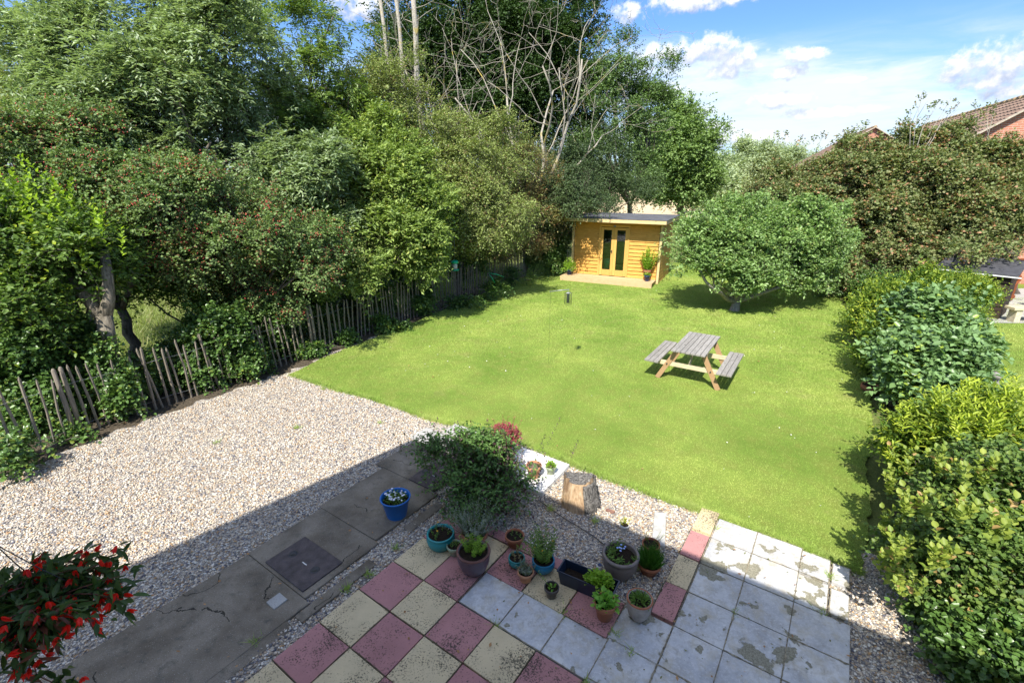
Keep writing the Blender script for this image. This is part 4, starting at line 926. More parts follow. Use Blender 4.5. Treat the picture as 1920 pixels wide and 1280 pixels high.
# ------------------------------------------------------------------ summer house
def shed():
    dx = np.array([.8965, -.4431]); rz = math.atan2(dx[1], dx[0]); LN, DP = 3.5, 2.65; z0 = .2; zt = 2.36
    t = empty('garden_cabin', (2.58, 20.28, 0), rz, label='golden timber garden cabin with glazed double doors and flat roof', cat='cabin')
    mb = MB(); x0d, x1d = 1.08, 2.32; nb = 15; hb = (zt-z0)/nb
    for i in range(nb):            # lapped boards
        z = z0+i*hb
        for a_, b_ in ((.05, x0d), (x1d, LN-.05)):
            if z > z0+1.98: continue
            mb.add([(a_,-.045,z),(b_,-.045,z),(b_,-.008,z+hb),(a_,-.008,z+hb),(a_,0,z),(b_,0,z)], [(0,1,2,3),(0,4,5,1)])
        if z > z0+1.98: mb.add([(.05,-.045,z),(LN-.05,-.045,z),(LN-.05,-.008,z+hb),(.05,-.008,z+hb),(.05,0,z),(LN-.05,0,z)], [(0,1,2,3),(0,4,5,1)])
    mb.build('front_wall', CLAD, t)
    for nm, X, sg in (('side_wall', LN, 1), ('side_wall', 0, -1)):
        mb = MB()
        for i in range(nb+1):
            z = .04+i*(zt-.04)/(nb+1); h = (zt-.04)/(nb+1)
            v = [(X+sg*.036,0,z),(X+sg*.036,DP,z),(X+sg*.006,DP,z+h),(X+sg*.006,0,z+h),(X,0,z),(X,DP,z)]
            mb.add(v, [(0,1,2,3),(0,4,5,1)] if sg > 0 else [(3,2,1,0),(1,5,4,0)])
        mb.build(nm, CLADY, t)
    MB().box((LN/2, DP, zt/2+.02), (LN, .04, zt)).build('back_wall', CLAD, t)
    for x in (-.0, LN): MB().box((x+(.02 if x else -.02), -.02, (zt+.04)/2), (.09, .09, zt-.04)).build('corner_post', FASC, t, bevel=.004)
    ov = .55
    mb = MB(); mb.box((LN/2, (DP-ov)/2+.02, zt+.075), (LN+.5, DP+ov+.2, .13)); r = mb.build('roof', FASC, t, bevel=.004)
    MB().box((LN/2, (DP-ov)/2+.02, zt+.152), (LN+.52, DP+ov+.22, .022)).build('roof_felt', FELT, r, bevel=.008)
    d = MB(); x = x0d
    d.box(((x0d+x1d)/2, -.02, z0+2.0), (x1d-x0d, .08, .07)); d.box((x0d+.035, -.02, z0+.98), (.07, .08, 1.96)); d.box((x1d-.035, -.02, z0+.98), (.07, .08, 1.96))
    d.build('door_frame', CLADY, t, bevel=.003)
    wd = (x1d-x0d-.14)/2
    for k in range(2):
        xa = x0d+.07+k*wd; f = MB()
        f.box((xa+.055, -.015, z0+.98), (.105, .05, 1.92)); f.box((xa+wd-.055, -.015, z0+.98), (.105, .05, 1.92))
        f.box((xa+wd/2, -.015, z0+.13), (wd-.222, .046, .24)); f.box((xa+wd/2, -.015, z0+1.89), (wd-.222, .046, .1))
        o = f.build('door', CLADY, t, bevel=.003)
        MB().box((xa+wd/2, -.01, z0+1.045), (wd-.22, .008, 1.58)).build('pane', GLASS, o)
        if k == 0: MB().box((xa+wd-.06, -.06, z0+1.0), (.03, .03, .12)).box((xa+wd-.09, -.075, z0+1.02), (.1, .015, .018)).build('handle', BLACKM, o, bevel=.003)
    MB().box((x0d+.62, -.075, z0+2.0), (.09, .05, .07)).build('lamp', WIRE, t, bevel=.01)
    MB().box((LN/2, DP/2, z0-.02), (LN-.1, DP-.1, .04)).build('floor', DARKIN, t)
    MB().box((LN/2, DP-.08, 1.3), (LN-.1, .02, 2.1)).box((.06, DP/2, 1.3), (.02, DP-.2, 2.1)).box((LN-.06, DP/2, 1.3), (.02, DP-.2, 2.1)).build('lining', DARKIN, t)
    mb = MB(); mb.box((1.62, -.45, z0-.09), (3.66, .78, .12))
    for i in range(6): mb.box((1.62, -.795+i*.131, z0-.012), (3.7, .124, .028))
    mb.box((1.62, -.873, z0-.09), (3.7, .03, .185)); mb.build('deck', DECKW, t, bevel=.003)
    tb = empty('storage_tub', (2.58+dx[0]*1.42+.4431*.35, 20.28+dx[1]*1.42+.8965*.35, z0), rz, label='green plastic tub standing inside the cabin behind the left pane', cat='tub')
    MB().lathe([(.0,.0),(.17,.0),(.2,.5),(.215,.5),(.215,.53),(.19,.6),(.1,.64),(0,.65)]).build('tub_body', GREENPL, tb)
shed()

# ------------------------------------------------------------------ picnic table
def picnic():
    ax = unit(np.array([.546, .838])); rz = math.atan2(ax[1], ax[0])-math.pi/2
    t = empty('picnic_table', (3.82, 9.40, .02), rz, label='weathered grey picnic table with two attached benches on the lawn', cat='picnic table')
    mb = MB(); w7 = .66/7
    for i in range(7): mb.box((-.33+w7*(i+.5), 0, .715+.001*(i % 3)), (w7-.009, 1.45+.006*(i % 2), .034))
    mb.build('tabletop', GREYW, t, bevel=.004)
    for sgn in (-1, 1):
        mb = MB()
        for i in range(3): mb.box((sgn*(.60+i*.095), 0, .415+.001*i), (.087, 1.45, .036))
        mb.build('bench', GREYW, t, bevel=.004)
    for y in (-.47, .47):
        for sgn in (-1, 1):
            yy = y+(.0225 if y < 0 else -.0225)
            MB().bar((sgn*.24, yy-(.045 if y < 0 else -.045), .695), (sgn*.60, yy-(.045 if y < 0 else -.045), .0), .04, .095, up=(1,0,0)).build('leg', LEGW, t, bevel=.003)
        MB().box((0, y, .352), (1.52, .04, .09)).build('seat_beam', PALEW, t, bevel=.003)
        for sgn in (-1, 1):
            yb = y-(.052 if y < 0 else -.052)
            MB().tube([(sgn*.425, yb-.012, .352), (sgn*.425, yb+.012, .352)], .014, 8).build('bolt', BLACKM, t)
        MB().box((0, y, .655), (.62, .04, .085)).build('top_beam', GREYW, t, bevel=.003)
        MB().bar((0, y*.95, .36), (0, y*.2, .69), .06, .035, up=(1,0,0)).build('brace', PALEW, t, bevel=.003)
picnic()

# ------------------------------------------------------------------ pots
def prof(kind, Rr, h):
    if kind == 'flower':   # classic tapered pot with collar
        return [(0,0),(Rr*.62,0),(Rr*.64,.005),(Rr*.86,h*.74),(Rr*.98,h*.745),(Rr,h*.77),(Rr,h*.985),(Rr*.98,h),(Rr*.90,h),(Rr*.885,h*.97),(Rr*.84,h*.8)]
    if kind == 'bowl':
        return [(0,0),(Rr*.66,0),(Rr*.72,.01),(Rr*.93,h*.30),(Rr*1.02,h*.58),(Rr*.99,h*.80),(Rr*.93,h*.87),(Rr*.97,h*.90),(Rr*1.0,h*.95),(Rr*.97,h),(Rr*.88,h),(Rr*.85,h*.95),(Rr*.84,h*.7)]
    if kind == 'egg':
        return [(0,0),(Rr*.50,0),(Rr*.56,.012),(Rr*.78,h*.25),(Rr*.93,h*.52),(Rr*.98,h*.78),(Rr*.95,h*.86),(Rr*1.0,h*.89),(Rr*1.02,h*.95),(Rr*.98,h),(Rr*.86,h),(Rr*.84,h*.95),(Rr*.84,h*.7)]
    if kind == 'bucket':
        return [(0,0),(Rr*.62,0),(Rr*.64,.006),(Rr*.93,h*.93),(Rr*.99,h*.935),(Rr*1.0,h),(Rr*.93,h),(Rr*.90,h*.97),(Rr*.84,h*.66)]
def leafball(r_, c_, rad, k, L, W, up=.6, flat=1.):
    d = unit(r_.normal(size=(k, 3))); d[:, 2] = np.abs(d[:, 2])*flat
    C = c_+d*rad*r_.uniform(.3, 1, (k, 1))
    return leaf_tris(C, d+r_.normal(0, .5, (k, 3))+[0, 0, up*.3], np.array([0, 0, up])+d*.6+r_.normal(0, .4, (k, 3)), L*r_.uniform(.7, 1.2, k), W*r_.uniform(.7, 1.2, k))
def bladeball(r_, c_, rad, k, h, W, spread=.5):
    a = r_.uniform(0, 6.28, k); q = np.sqrt(r_.random(k))*rad; C = c_+np.c_[np.cos(a)*q, np.sin(a)*q, np.zeros(k)]
    U = np.c_[np.cos(a)*q/rad*spread, np.sin(a)*q/rad*spread, np.ones(k)]+r_.normal(0, .15, (k, 3))
    return leaf_tris(C, U, np.c_[np.cos(a), np.sin(a), np.zeros(k)]+r_.normal(0, .4, (k, 3)), h*r_.uniform(.5, 1.1, k), W)
def sprigs(r_, c_, rad, ns, h, L, W, m=14, spread=.4):
    Cs, Us, Ns = [], [], []; mb = MB()
    for i in range(ns):
        a = r_.uniform(0, 6.28); q = rad*math.sqrt(r_.random()); p = c_+np.array([math.cos(a)*q, math.sin(a)*q, 0])
        d = unit(np.array([math.cos(a)*spread*r_.random(), math.sin(a)*spread*r_.random(), 1.])+r_.normal(0, .12, 3)); hh = h*r_.uniform(.5, 1.1)
        e = p+d*hh; mb.tube(np.array([p, (p+e)/2+r_.normal(0, .01, 3), e]), [.003, .0025, .001], 3)
        t = np.linspace(.1, 1, m)[:, None]; an = np.arange(m)*2.4; sd_ = np.c_[np.cos(an), np.sin(an), np.full(m, .3)]
        Cs.append(p+(e-p)*t); Us.append(sd_+d*.5); Ns.append(np.tile(d, (m, 1))+r_.normal(0, .3, (m, 3)))
    C = np.concatenate(Cs); V, F = leaf_tris(C, np.concatenate(Us), np.concatenate(Ns), L*r_.uniform(.7, 1.2, len(C)), W)
    return V, F, mb
G1 = leafmat('mid_green_herb', (.06,.12,.02), (.16,.26,.05), .3, clump=6)
G2 = leafmat('lime_herb', (.12,.24,.015), (.28,.42,.05), .35, clump=8)
G3 = leafmat('grey_lavender', (.13,.15,.11), (.28,.30,.25), .2, clump=8)
G4 = leafmat('chive_green', (.03,.10,.015), (.09,.22,.03), .3, clump=8)
G5 = leafmat('strawberry_green', (.10,.24,.03), (.22,.42,.06), .35, clump=8)
DRY = leafmat('dry_sprigs', (.16,.12,.06), (.30,.24,.13), .2, clump=8)
REDH = leafmat('red_heather', (.20,.035,.045), (.36,.08,.10), .25, clump=8)
REDF = leafmat('red_begonia_petals', (.60,.010,.006), (.80,.03,.015), .35, clump=8)
BEGL = leafmat('begonia_leaves', (.022,.05,.014), (.07,.12,.03), .25, (.14,.05,.03), .08, clump=6)
WHF = plain('white_flowers', (.78,.80,.86), .6, .05); BLF = plain('pale_blue_flowers', (.35,.45,.80), .6, .1); YLF = plain('orange_flowers', (.75,.38,.02), .6, .1)
def flowers(t, r_, c_, rad, k, size, mat, hz=.02, name='flowers'):
    a = r_.uniform(0, 6.28, k); q = np.sqrt(r_.random(k))*rad; Vs, Fs = [], []; o = 0
    for i in range(k):
        c0 = c_+np.array([math.cos(a[i])*q[i], math.sin(a[i])*q[i], r_.uniform(0, hz)]); nn = unit(np.array([r_.normal(0,.4), r_.normal(0,.4)-.3, 1.]))
        for j in range(5):
            an = j*1.256; u = unit(np.array([math.cos(an), math.sin(an), .15])); V, F = leaf_tris(c0[None], u[None], nn[None], size, size*.9); Vs.append(V); Fs.append(F+o); o += len(V)
    return fast_mesh(name, np.concatenate(Vs), np.concatenate(Fs), mat, t)
def pot(x, y, Rr, h, kind, mat, label, plant=None, soil=SOIL, z=0., fill=.86, name='flower_pot', seed=0, group=None, cat='plant pot', rim=None):
    t = empty(name, (x, y, z), label=label, cat=cat, group=group); r_ = np.random.default_rng(seed+1000)
    MB().lathe(prof(kind, Rr, h), seg=32).build('pot_body', mat, t)
    if rim: MB().lathe([(Rr*.9,h*.999),(Rr*.9,h+.004),(Rr*1.0,h+.004),(Rr*1.02,h*.97),(Rr*1.0,h*.9)]).build('rim', rim, t)
    # mounded soil
    k = 20; pr = [(Rr*.83*(1-i/6), h*fill+.012*math.sin(i/6*1.5)) for i in range(6)]+[(0.0005, h*fill+.012)]
    MB().lathe(pr, seg=20).build('soil', soil, t)
    if plant: plant(t, r_, np.array([0, 0, h*fill]), Rr*.8)
    return t
def P_ball(mat, k, L, W, rad=1., up=.6, hf=1., nm='plant'):
    def f(t, r_, c_, R_):
        V, F = leafball(r_, c_, R_*rad, k, L, W, up, hf); fast_mesh(nm, V, F, mat, t)
    return f
def P_sprig(mat, ns, h, L, W, spread=.4, m=14, rad=.7, nm='plant'):
    def f(t, r_, c_, R_):
        V, F, mb = sprigs(r_, c_, R_*rad, ns, h, L, W, m, spread); o = fast_mesh(nm, V, F, mat, t); mb.build('stems', G1, o)
    return f
def P_blade(mat, k, h, W, spread=.5, rad=.9):
    def f(t, r_, c_, R_): V, F = bladeball(r_, c_, R_*rad, k, h, W, spread); fast_mesh('plant', V, F, mat, t)
    return f
def both(*fs):
    def f(t, r_, c_, R_):
        for g in fs: g(t, r_, c_, R_)
    return f
def P_fl(k, size, mat, rad=.9, dz=.05, hz=.03):
    def f(t, r_, c_, R_): flowers(t, r_, c_+[0, 0, dz], R_*rad, k, size, mat, hz)
    return f
PZ = .045
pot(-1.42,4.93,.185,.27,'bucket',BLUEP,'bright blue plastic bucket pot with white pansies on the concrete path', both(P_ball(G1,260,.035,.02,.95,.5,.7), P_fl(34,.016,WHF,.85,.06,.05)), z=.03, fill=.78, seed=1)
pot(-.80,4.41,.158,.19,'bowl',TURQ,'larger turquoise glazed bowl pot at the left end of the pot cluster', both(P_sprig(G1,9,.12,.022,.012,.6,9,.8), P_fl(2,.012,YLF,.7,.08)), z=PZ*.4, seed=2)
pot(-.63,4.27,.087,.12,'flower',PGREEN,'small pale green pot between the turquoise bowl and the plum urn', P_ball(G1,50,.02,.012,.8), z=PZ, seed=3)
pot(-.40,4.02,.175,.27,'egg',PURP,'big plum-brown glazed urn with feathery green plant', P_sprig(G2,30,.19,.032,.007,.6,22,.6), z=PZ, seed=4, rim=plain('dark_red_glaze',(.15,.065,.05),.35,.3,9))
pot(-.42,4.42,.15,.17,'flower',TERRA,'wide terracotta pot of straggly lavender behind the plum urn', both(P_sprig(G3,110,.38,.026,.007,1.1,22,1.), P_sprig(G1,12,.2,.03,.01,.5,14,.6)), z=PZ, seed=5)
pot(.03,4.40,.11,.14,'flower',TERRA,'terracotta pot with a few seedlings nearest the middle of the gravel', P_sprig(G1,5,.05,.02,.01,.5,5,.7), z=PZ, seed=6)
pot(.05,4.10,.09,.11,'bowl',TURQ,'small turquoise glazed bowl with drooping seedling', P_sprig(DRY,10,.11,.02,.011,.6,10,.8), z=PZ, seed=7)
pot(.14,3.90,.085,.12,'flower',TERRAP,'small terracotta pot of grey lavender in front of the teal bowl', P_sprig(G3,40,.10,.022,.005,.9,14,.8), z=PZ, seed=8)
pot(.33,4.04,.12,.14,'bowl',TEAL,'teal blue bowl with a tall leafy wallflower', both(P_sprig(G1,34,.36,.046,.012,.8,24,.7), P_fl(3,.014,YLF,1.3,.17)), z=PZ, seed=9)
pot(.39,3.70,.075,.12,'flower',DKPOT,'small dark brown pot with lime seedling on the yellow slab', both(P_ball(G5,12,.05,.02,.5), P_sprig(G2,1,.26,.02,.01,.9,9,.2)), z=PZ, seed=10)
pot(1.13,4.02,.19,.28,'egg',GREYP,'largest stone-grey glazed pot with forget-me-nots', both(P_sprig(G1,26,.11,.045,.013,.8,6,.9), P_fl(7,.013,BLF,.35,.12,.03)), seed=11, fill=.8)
pot(1.54,4.32,.098,.14,'flower',TERRA,'terracotta pot of bare twigs behind the chives', P_sprig(DRY,16,.18,.012,.003,1.0,5,.8), seed=12)
pot(1.45,4.05,.122,.13,'flower',TERRA,'terracotta pot of bushy green chives beside the grey pot', P_blade(G4,900,.17,.005,.7), seed=13)
pot(.87,3.46,.107,.19,'flower',TERRA,'terracotta pot of bright lime strawberry leaves by the corner slab', P_ball(G5,120,.05,.042,1.35,1.,.9), z=PZ, seed=14)
pot(1.19,3.47,.12,.23,'egg',plain('lime_crusted_clay',(.36,.32,.29),.85,.3,9),'whitish lime-crusted clay pot with dark green leaves', P_ball(G1,140,.055,.016,.95,.9,.6), z=.03, seed=15, rim=TERRA)
pot(1.33,4.68,.055,.10,'flower',WHITEP,'small white ceramic pot with yellowish succulent on the sunlit gravel', P_sprig(leafmat('yellow_succulent',(.3,.3,.05),(.55,.5,.08),.3),12,.09,.018,.012,.8,9,.8), seed=16)
pot(.30,5.68,.108,.19,'flower',TERRAP,'terracotta pot with dry gritty soil on the white concrete slab', P_sprig(leafmat('dark_sprig',(.05,.02,.02),(.12,.05,.05),.2),4,.12,.03,.015,.7,6,.7), soil=GRAVSOIL, z=.07, seed=17)
pot(.54,5.76,.078,.12,'flower',PGREEN,'pale green pot with lime leafy plant on the white concrete slab', P_ball(G2,70,.045,.025,1.1,.9,1.1), soil=GRAVSOIL, z=.07, seed=18)
pot(-.10,6.02,.125,.24,'flower',TERRAP,'terracotta pot of dark red heather behind the patio shrub', both(lambda t, r_, c_, R_: fast_mesh('heather', *leafball(r_, c_+[0,0,.26], .24, 1500, .034, .020, .6, .9), REDH, t), P_sprig(REDH,40,.56,.024,.014,.4,30,.7), P_ball(G1,220,.04,.022,1.3,.6,1.4)), seed=19)
pot(7.0,8.62,.15,.13,'bowl',TERRA,'wide empty terracotta bowl under the lilac on the lawn edge', None, z=.02, seed=20)
def cab(x, y):
    d = np.array([.8965, -.4431]); e = np.array([.4431, .8965]); q = np.array([2.58, 20.28])+d*x+e*y; return float(q[0]), float(q[1])
x, y = cab(.02, -.5); pot(x, y, .13, .2, 'flower', DKBLUE, 'dark blue pot with a leafy bush at the left end of the cabin deck', P_ball(G2, 420, .07, .04, 3.0, .8, 1.8), z=.2, seed=21, group='pots on the cabin deck')
x, y = cab(3.2, -.45); pot(x, y, .12, .24, 'flower', DKBLUE, 'dark blue pot standing at the right end of the cabin deck', P_ball(G2, 120, .06, .035, 1.6, .8, 1.), z=.2, seed=22, group='pots on the cabin deck')
x, y = cab(3.15, -.28); pot(x, y, .15, .42, 'flower', TERRA, 'tall terracotta pot of yellow-green climber against the cabin wall', P_sprig(G2, 34, .85, .08, .045, .45, 20, .8), z=.2, seed=23, group='pots on the cabin deck')
# trough
def trough():
    c0 = np.array([[.45,3.86],[.97,3.56],[1.06,3.71],[.55,4.02]]); c_ = c0.mean(0); d = unit(c0[1]-c0[0]); rz = math.atan2(d[1], d[0])
    t = empty('planting_trough', (*c_, PZ), rz, label='long navy plastic trough with lime parsley at one end', cat='trough')
    L_, W_, h = .60, .19, .17; mb = MB()
    o = [(-L_/2,-W_/2),(L_/2,-W_/2),(L_/2,W_/2),(-L_/2,W_/2)]
    def ring(f, z): return [(x*f-math.copysign(.0,x), y*(f if f > .95 else f*.96), z) for x, y in o]
    rings = [ring(.86,0), ring(.96,h*.9), ring(1.0,h*.9), ring(1.0,h), ring(.95,h), ring(.93,h*.85), ring(.86,h*.35)]
    V = sum(rings, []); F = [(3,2,1,0)]
    for i in range(len(rings)-1):
        for j in range(4): F.append((i*4+j, i*4+(j+1) % 4, (i+1)*4+(j+1) % 4, (i+1)*4+j))
    k = (len(rings)-1)*4; F.append((k,k+1,k+2,k+3)); mb.add(V, F); mb.build('trough_body', NAVYP, t, bevel=.004)
    MB().box((0,0,h*.42), (L_*.84,W_*.78,.03)).build('soil', SOIL, t)
    r_ = np.random.default_rng(31); Vs = []
    V1, F1 = leafball(r_, np.array([.10,0,h*.8]), .115, 420, .034, .028, .9, 1.); V1[:, 0] = (V1[:, 0]-.10)*1.25+.12; fast_mesh('parsley', V1, F1, G2, t)
trough()
# patio shrub
r_s = np.random.default_rng(3)
tree('weigela_shrub', 'dark-leaved bushy shrub with arching purple tips beside the path', 'shrub', [(np.array([-.50,5.12,.36]),np.array([.48,.42,.38])),(np.array([-.22,5.05,.30]),np.array([.40,.36,.30])),(np.array([-.72,5.40,.45]),np.array([.34,.34,.36])),(np.array([-.38,5.45,.48]),np.array([.36,.32,.30]))],
     (-.45,5.2,0), 640, WEIG, BARK, 101, tr=.016, m=9, tl=.22, L=.046, W=.026, fine=True, up=.5, droop=.15, multi=True, nl=36, stems=True, rawbl=True, zmin=.05, back=.9, inner=.35, wob=.45)
ws = [o for o in COL.objects if o.name == 'weigela_shrub'][0]
shoots_part(ws, [np.array([-.45,5.25,.62])+np.array([r_s.normal(0,.36), r_s.normal(0,.25), r_s.uniform(-.15,.12)]) for _ in range(60)], leafmat('weigela_tips',(.05,.07,.03),(.13,.10,.07),.25,(.18,.09,.12),.3,clump=5), 9, L=.032, W=.018, hgt=(.2,.42), m=16)

# stump
def stump():
    t = empty('tree_stump', (.86,5.16,0), R(-12), label='upended weathered log stump with dark bark on one side', cat='log'); r_ = np.random.default_rng(4)
    k = 26; rows = 10; V = []; a = np.arange(k)*2*np.pi/k; jig = r_.normal(0, .012, k)
    for i in range(rows):
        f = i/(rows-1); z = f*.38
        rr = .205-.03*f+.03*(1-f)**3+jig+.016*np.sin(a*3+.5)+.008*np.sin(a*7+i*.3); rx = rr*1.0; ry = rr*.8
        V += [(rx[j]*math.cos(a[j])-.03*f, ry[j]*math.sin(a[j])+.05*f, z+(.02*math.sin(a[j]*2+1) if i == rows-1 else 0)) for j in range(k)]
    F = [(i*k+j, i*k+(j+1) % k, (i+1)*k+(j+1) % k, (i+1)*k+j) for i in range(rows-1) for j in range(k)]
    def m_log(n, p):
        mp = n.a('ShaderNodeMapping', {'Vector': p, 'Scale': (1,1,.14)}).outputs[0]; g = n.noise(mp, 34, 6, .65, .4); b_ = n.noise(p, 5, 5)
        c = n.ramp(g, [(.3,(.20,.12,.065)),(.5,(.42,.29,.17)),(.7,(.56,.43,.29))]); c = n.mix(n.m('MULTIPLY', n.m('SUBTRACT', b_, .52), 5, clamp=True), c, (.17,.10,.06)); return bsdf(n, c, .9, g, .9, .012)
    def m_brk(n, p):
        g = n.noise(n.a('ShaderNodeMapping', {'Vector': p, 'Scale': (1,1,.4)}).outputs[0], 38, 7, .72, .8); c = n.ramp(g, [(.38,(.03,.027,.025)),(.62,(.30,.28,.25))]); return bsdf(n, c, .95, g, 1., .03)
    mb = MB(); mb.V = [np.array(V)]; mb.F = [list(f) for f in F]; mb.n = len(V); mb.I = [0]*len(F); mb.sm = [True]*len(F); mb.build('heartwood', material('bare_log_wood', m_log), t)
    # bark jacket on the right side
    mb = MB(); J = [j for j in range(k) if -1.3 < ((a[j]+math.pi) % (2*math.pi)-math.pi) < 1.1]; VV = np.array(V).reshape(rows, k, 3)
    o_ = []
    for i in range(rows):
        for j in sorted(J, key=lambda j: (a[j]+math.pi) % (2*math.pi)):
            p = VV[i, j].copy(); q = p.copy(); q[:2] *= 1+.16*(1+r_.normal(0, .25)); q[2] = min(p[2], .345) + (.0 if i else -.0); o_.append(q)
    m_ = len(J); mb.add(o_, [(i*m_+j, i*m_+j+1, (i+1)*m_+j+1, (i+1)*m_+j) for i in range(rows-1) for j in range(m_-1)], 0, True)
    o = mb.build('bark', material('rugged_bark', m_brk), t); md = o.modifiers.new('solid', 'SOLIDIFY'); md.thickness = .022; md.offset = -1
    mb = MB(); top = VV[-1]; mb.add(list(top*[.99,.99,1]-[0,0,.0])+[(top[:, 0].mean(), top[:, 1].mean(), .36)], [(j, (j+1) % k, k) for j in range(k)]); mb.build('cut_top', material('grey_cut_end', m_brk), t)
stump()
# white block slab, whitish broken kerb, brick bit, solar lamp, manholes
def flat(name, pts, z0, z1, mat, label, cat, bevel=.006, parts=None):
    c_ = np.mean(np.array(pts)[:, :2], 0); q = [(p[0]-c_[0], p[1]-c_[1]) for p in pts]; k = len(q)
    t = empty(name, (*c_, z0), label=label, cat=cat) if parts else None
    mb = MB(); mb.add([(x, y, z1-z0) for x, y in q]+[(x, y, 0) for x, y in q], [list(range(k)), list(range(2*k-1, k-1, -1))]+[[(i+1) % k, i, k+i, k+(i+1) % k] for i in range(k)])
    o = mb.build(name if not parts else 'cover_plate', mat, t, bevel=bevel)
    if not parts: o.location = (*c_, z0); tag(o, label, cat)
    else: parts(t)
    return o
WCON = plain('white_concrete', (.70,.69,.65), .85, .1, 8)
OLDW = plain('weathered_white_stone', (.42,.41,.38), .9, .25, 12)
flat('concrete_slab', [ab(2.37,-.05),ab(2.37,.72),ab(3.16,.70),ab(3.16,-.12)], 0, .07, WCON, 'thick white concrete slab under two pots at the lawn edge', 'slab')
flat('stone_block', [(1.58,4.42),(1.72,4.38),(1.91,4.94),(1.77,4.98)], 0, .05, OLDW, 'narrow whitish stone block lying on the sunlit gravel', 'stone', .012)
flat('brick_fragment', [(1.17,5.03),(1.26,4.98),(1.29,5.0),(1.19,5.06)], .005, .035, plain('brown_brick',(.22,.12,.09),.9), 'brown brick fragment on gravel right of the stump', 'brick')
MET = plain('rusty_dark_iron', (.085,.068,.066), .7, .35, 12, .35, .9, .01)
def mh_parts(sc):
    def f(t):
        for sg in (-1, 1):
            d = BV*sg*.20*sc
            MB().lathe([(.0,.001),(.030,.001),(.034,.005),(.046,.005),(.050,.0)], (d[0], d[1], .021), 20).build('lifting_hole', BLACKM, t)
        MB().box((0, 0, .0225), (.13*sc, .085*sc, .003), Matrix.Rotation(math.atan2(BV[1], BV[0]), 4, 'Z')).build('name_plate', MET, t)
        MB().box((.02*sc, -.03*sc, .0252), (.075*sc, .010, .002), Matrix.Rotation(math.atan2(BV[1], BV[0]), 4, 'Z')).build('pale_scratch', WCON, t)
    return f
flat('manhole_cover', [ab(-.335,-1.13),ab(-.335,-.44),ab(.14,-.44),ab(.14,-1.13)], .026, .047, MET, 'dark rusty iron manhole cover in the concrete path', 'manhole cover', .004, mh_parts(1))
flat('manhole_cover', [ab(1.62,-.98),ab(1.62,-.52),ab(2.12,-.52),ab(2.12,-.98)], .026, .045, MET, 'second iron cover half hidden under the patio shrub', 'manhole cover', .004, mh_parts(.8))
t = empty('solar_light', (.93,4.07,0), label='small round solar ground light beside the grey pot', cat='solar light')
MB().lathe([(0,-.06),(.012,0),(.03,.03),(.034,.055),(.034,.075),(.026,.08)]).build('lamp_body', WHITEP, t); MB().box((0,0,.078),(.033,.033,.006),Matrix.Rotation(R(20),4,'Z')).build('solar_cell', BLUEGLZ, t)
mb = MB(); X = [gr(1010,940),gr(1060,975),gr(1110,1005),gr(1135,1025)]; mb.tube(np.array(X)+[0,0,.02], .006, 5); tag(mb.build('twig', BARK), 'thin dark stick lying across the shaded gravel', 'stick')

# ------------------------------------------------------------------ bird feeders
def cage_feeder():
    q = np.array([1.19, 9.95]); pl = np.array([.82, 10.05]); t = empty('bird_feeder', (*pl, 0), label='wire cage bird feeder hanging from a thin pole arm over the lawn', cat='bird feeder')
    g = [*(q-pl)]; mb = MB(); mb.tube([(0,0,0),(0,0,1.68),(.012,0,1.72)], .0025, 5); mb.build('pole', plain('thin_green_pole',(.12,.17,.06),.6), t)
    MB().tube([(-.02,0,1.68),(g[0]*.5,g[1]*.5,1.72),(g[0]+.02,g[1],1.75)], .009, 6).build('arm', WIRE, t)
    mb = MB(); 
    for i in range(10):
        a_ = i*.628; x, y = g[0]+.075*math.cos(a_), g[1]+.075*math.sin(a_); mb.tube([(x,y,1.44),(x,y,1.68)], .0022, 4)
    for z in (1.44,1.50,1.56,1.62,1.68): mb.tube([(g[0]+.075*math.cos(a_*.5236), g[1]+.075*math.sin(a_*.5236), z) for a_ in range(13)], .0022, 4)
    mb.build('cage', BLACKM, t); MB().lathe([(0,0),(.03,0),(.032,.2),(.045,.205),(.045,.225),(0,.235)], (g[0],g[1],1.46), 14).build('seed_tube', plain('smoky_tube',(.25,.27,.25),.3), t)
    MB().tube([(g[0],g[1],1.69),(g[0],g[1],1.745)], .003, 4).build('hook', WIRE, t)
cage_feeder()
c_ = at(853,497,14.7); t = empty('bird_feeder', c_, label='green-topped white seed feeder hanging in the hedge above the fence', cat='bird feeder')
MB().lathe([(0,.16),(.10,.13),(.11,.10),(.11,.06),(.0,.06)], seg=18).build('lid', GREENPL, t); MB().lathe([(0,.06),(.07,.06),(.075,-.14),(0,-.14)], seg=18).build('seed_tube', plain('milky_tube',(.50,.50,.48),.35), t)
MB().lathe([(0,-.14),(.11,-.14),(.12,-.12),(.12,-.16),(0,-.17)], seg=18).build('tray', GREENPL, t); MB().tube([(0,0,.15),(.01,0,.6),(0,.05,.95)], .004, 4).build('hanger', WIRE, t)
t = empty('washing_line_prop', (*gr(897,553)[:2],0), label='thin pale prop with green cord leaning on the fence ivy', cat='prop'); b0 = np.array(t.location)
MB().tube(np.array([gr(897,553), at(916,513,15.9)])-b0, .010, 5).build('prop_pole', PALE, t); MB().tube(np.array([at(928,530,16.0),at(921,519,15.9),at(916,512,15.9),at(930,514,16.0),at(945,519,16.3)])-b0, .012, 5).build('cord', GREENPL, t)
t = empty('cane', (2.35,20.6,0), label='thin pale cane standing at the left corner of the cabin', cat='cane'); MB().tube([(0,0,0),(.02,0,1.05)], .012, 5).build('cane_stick', PALEW, t)

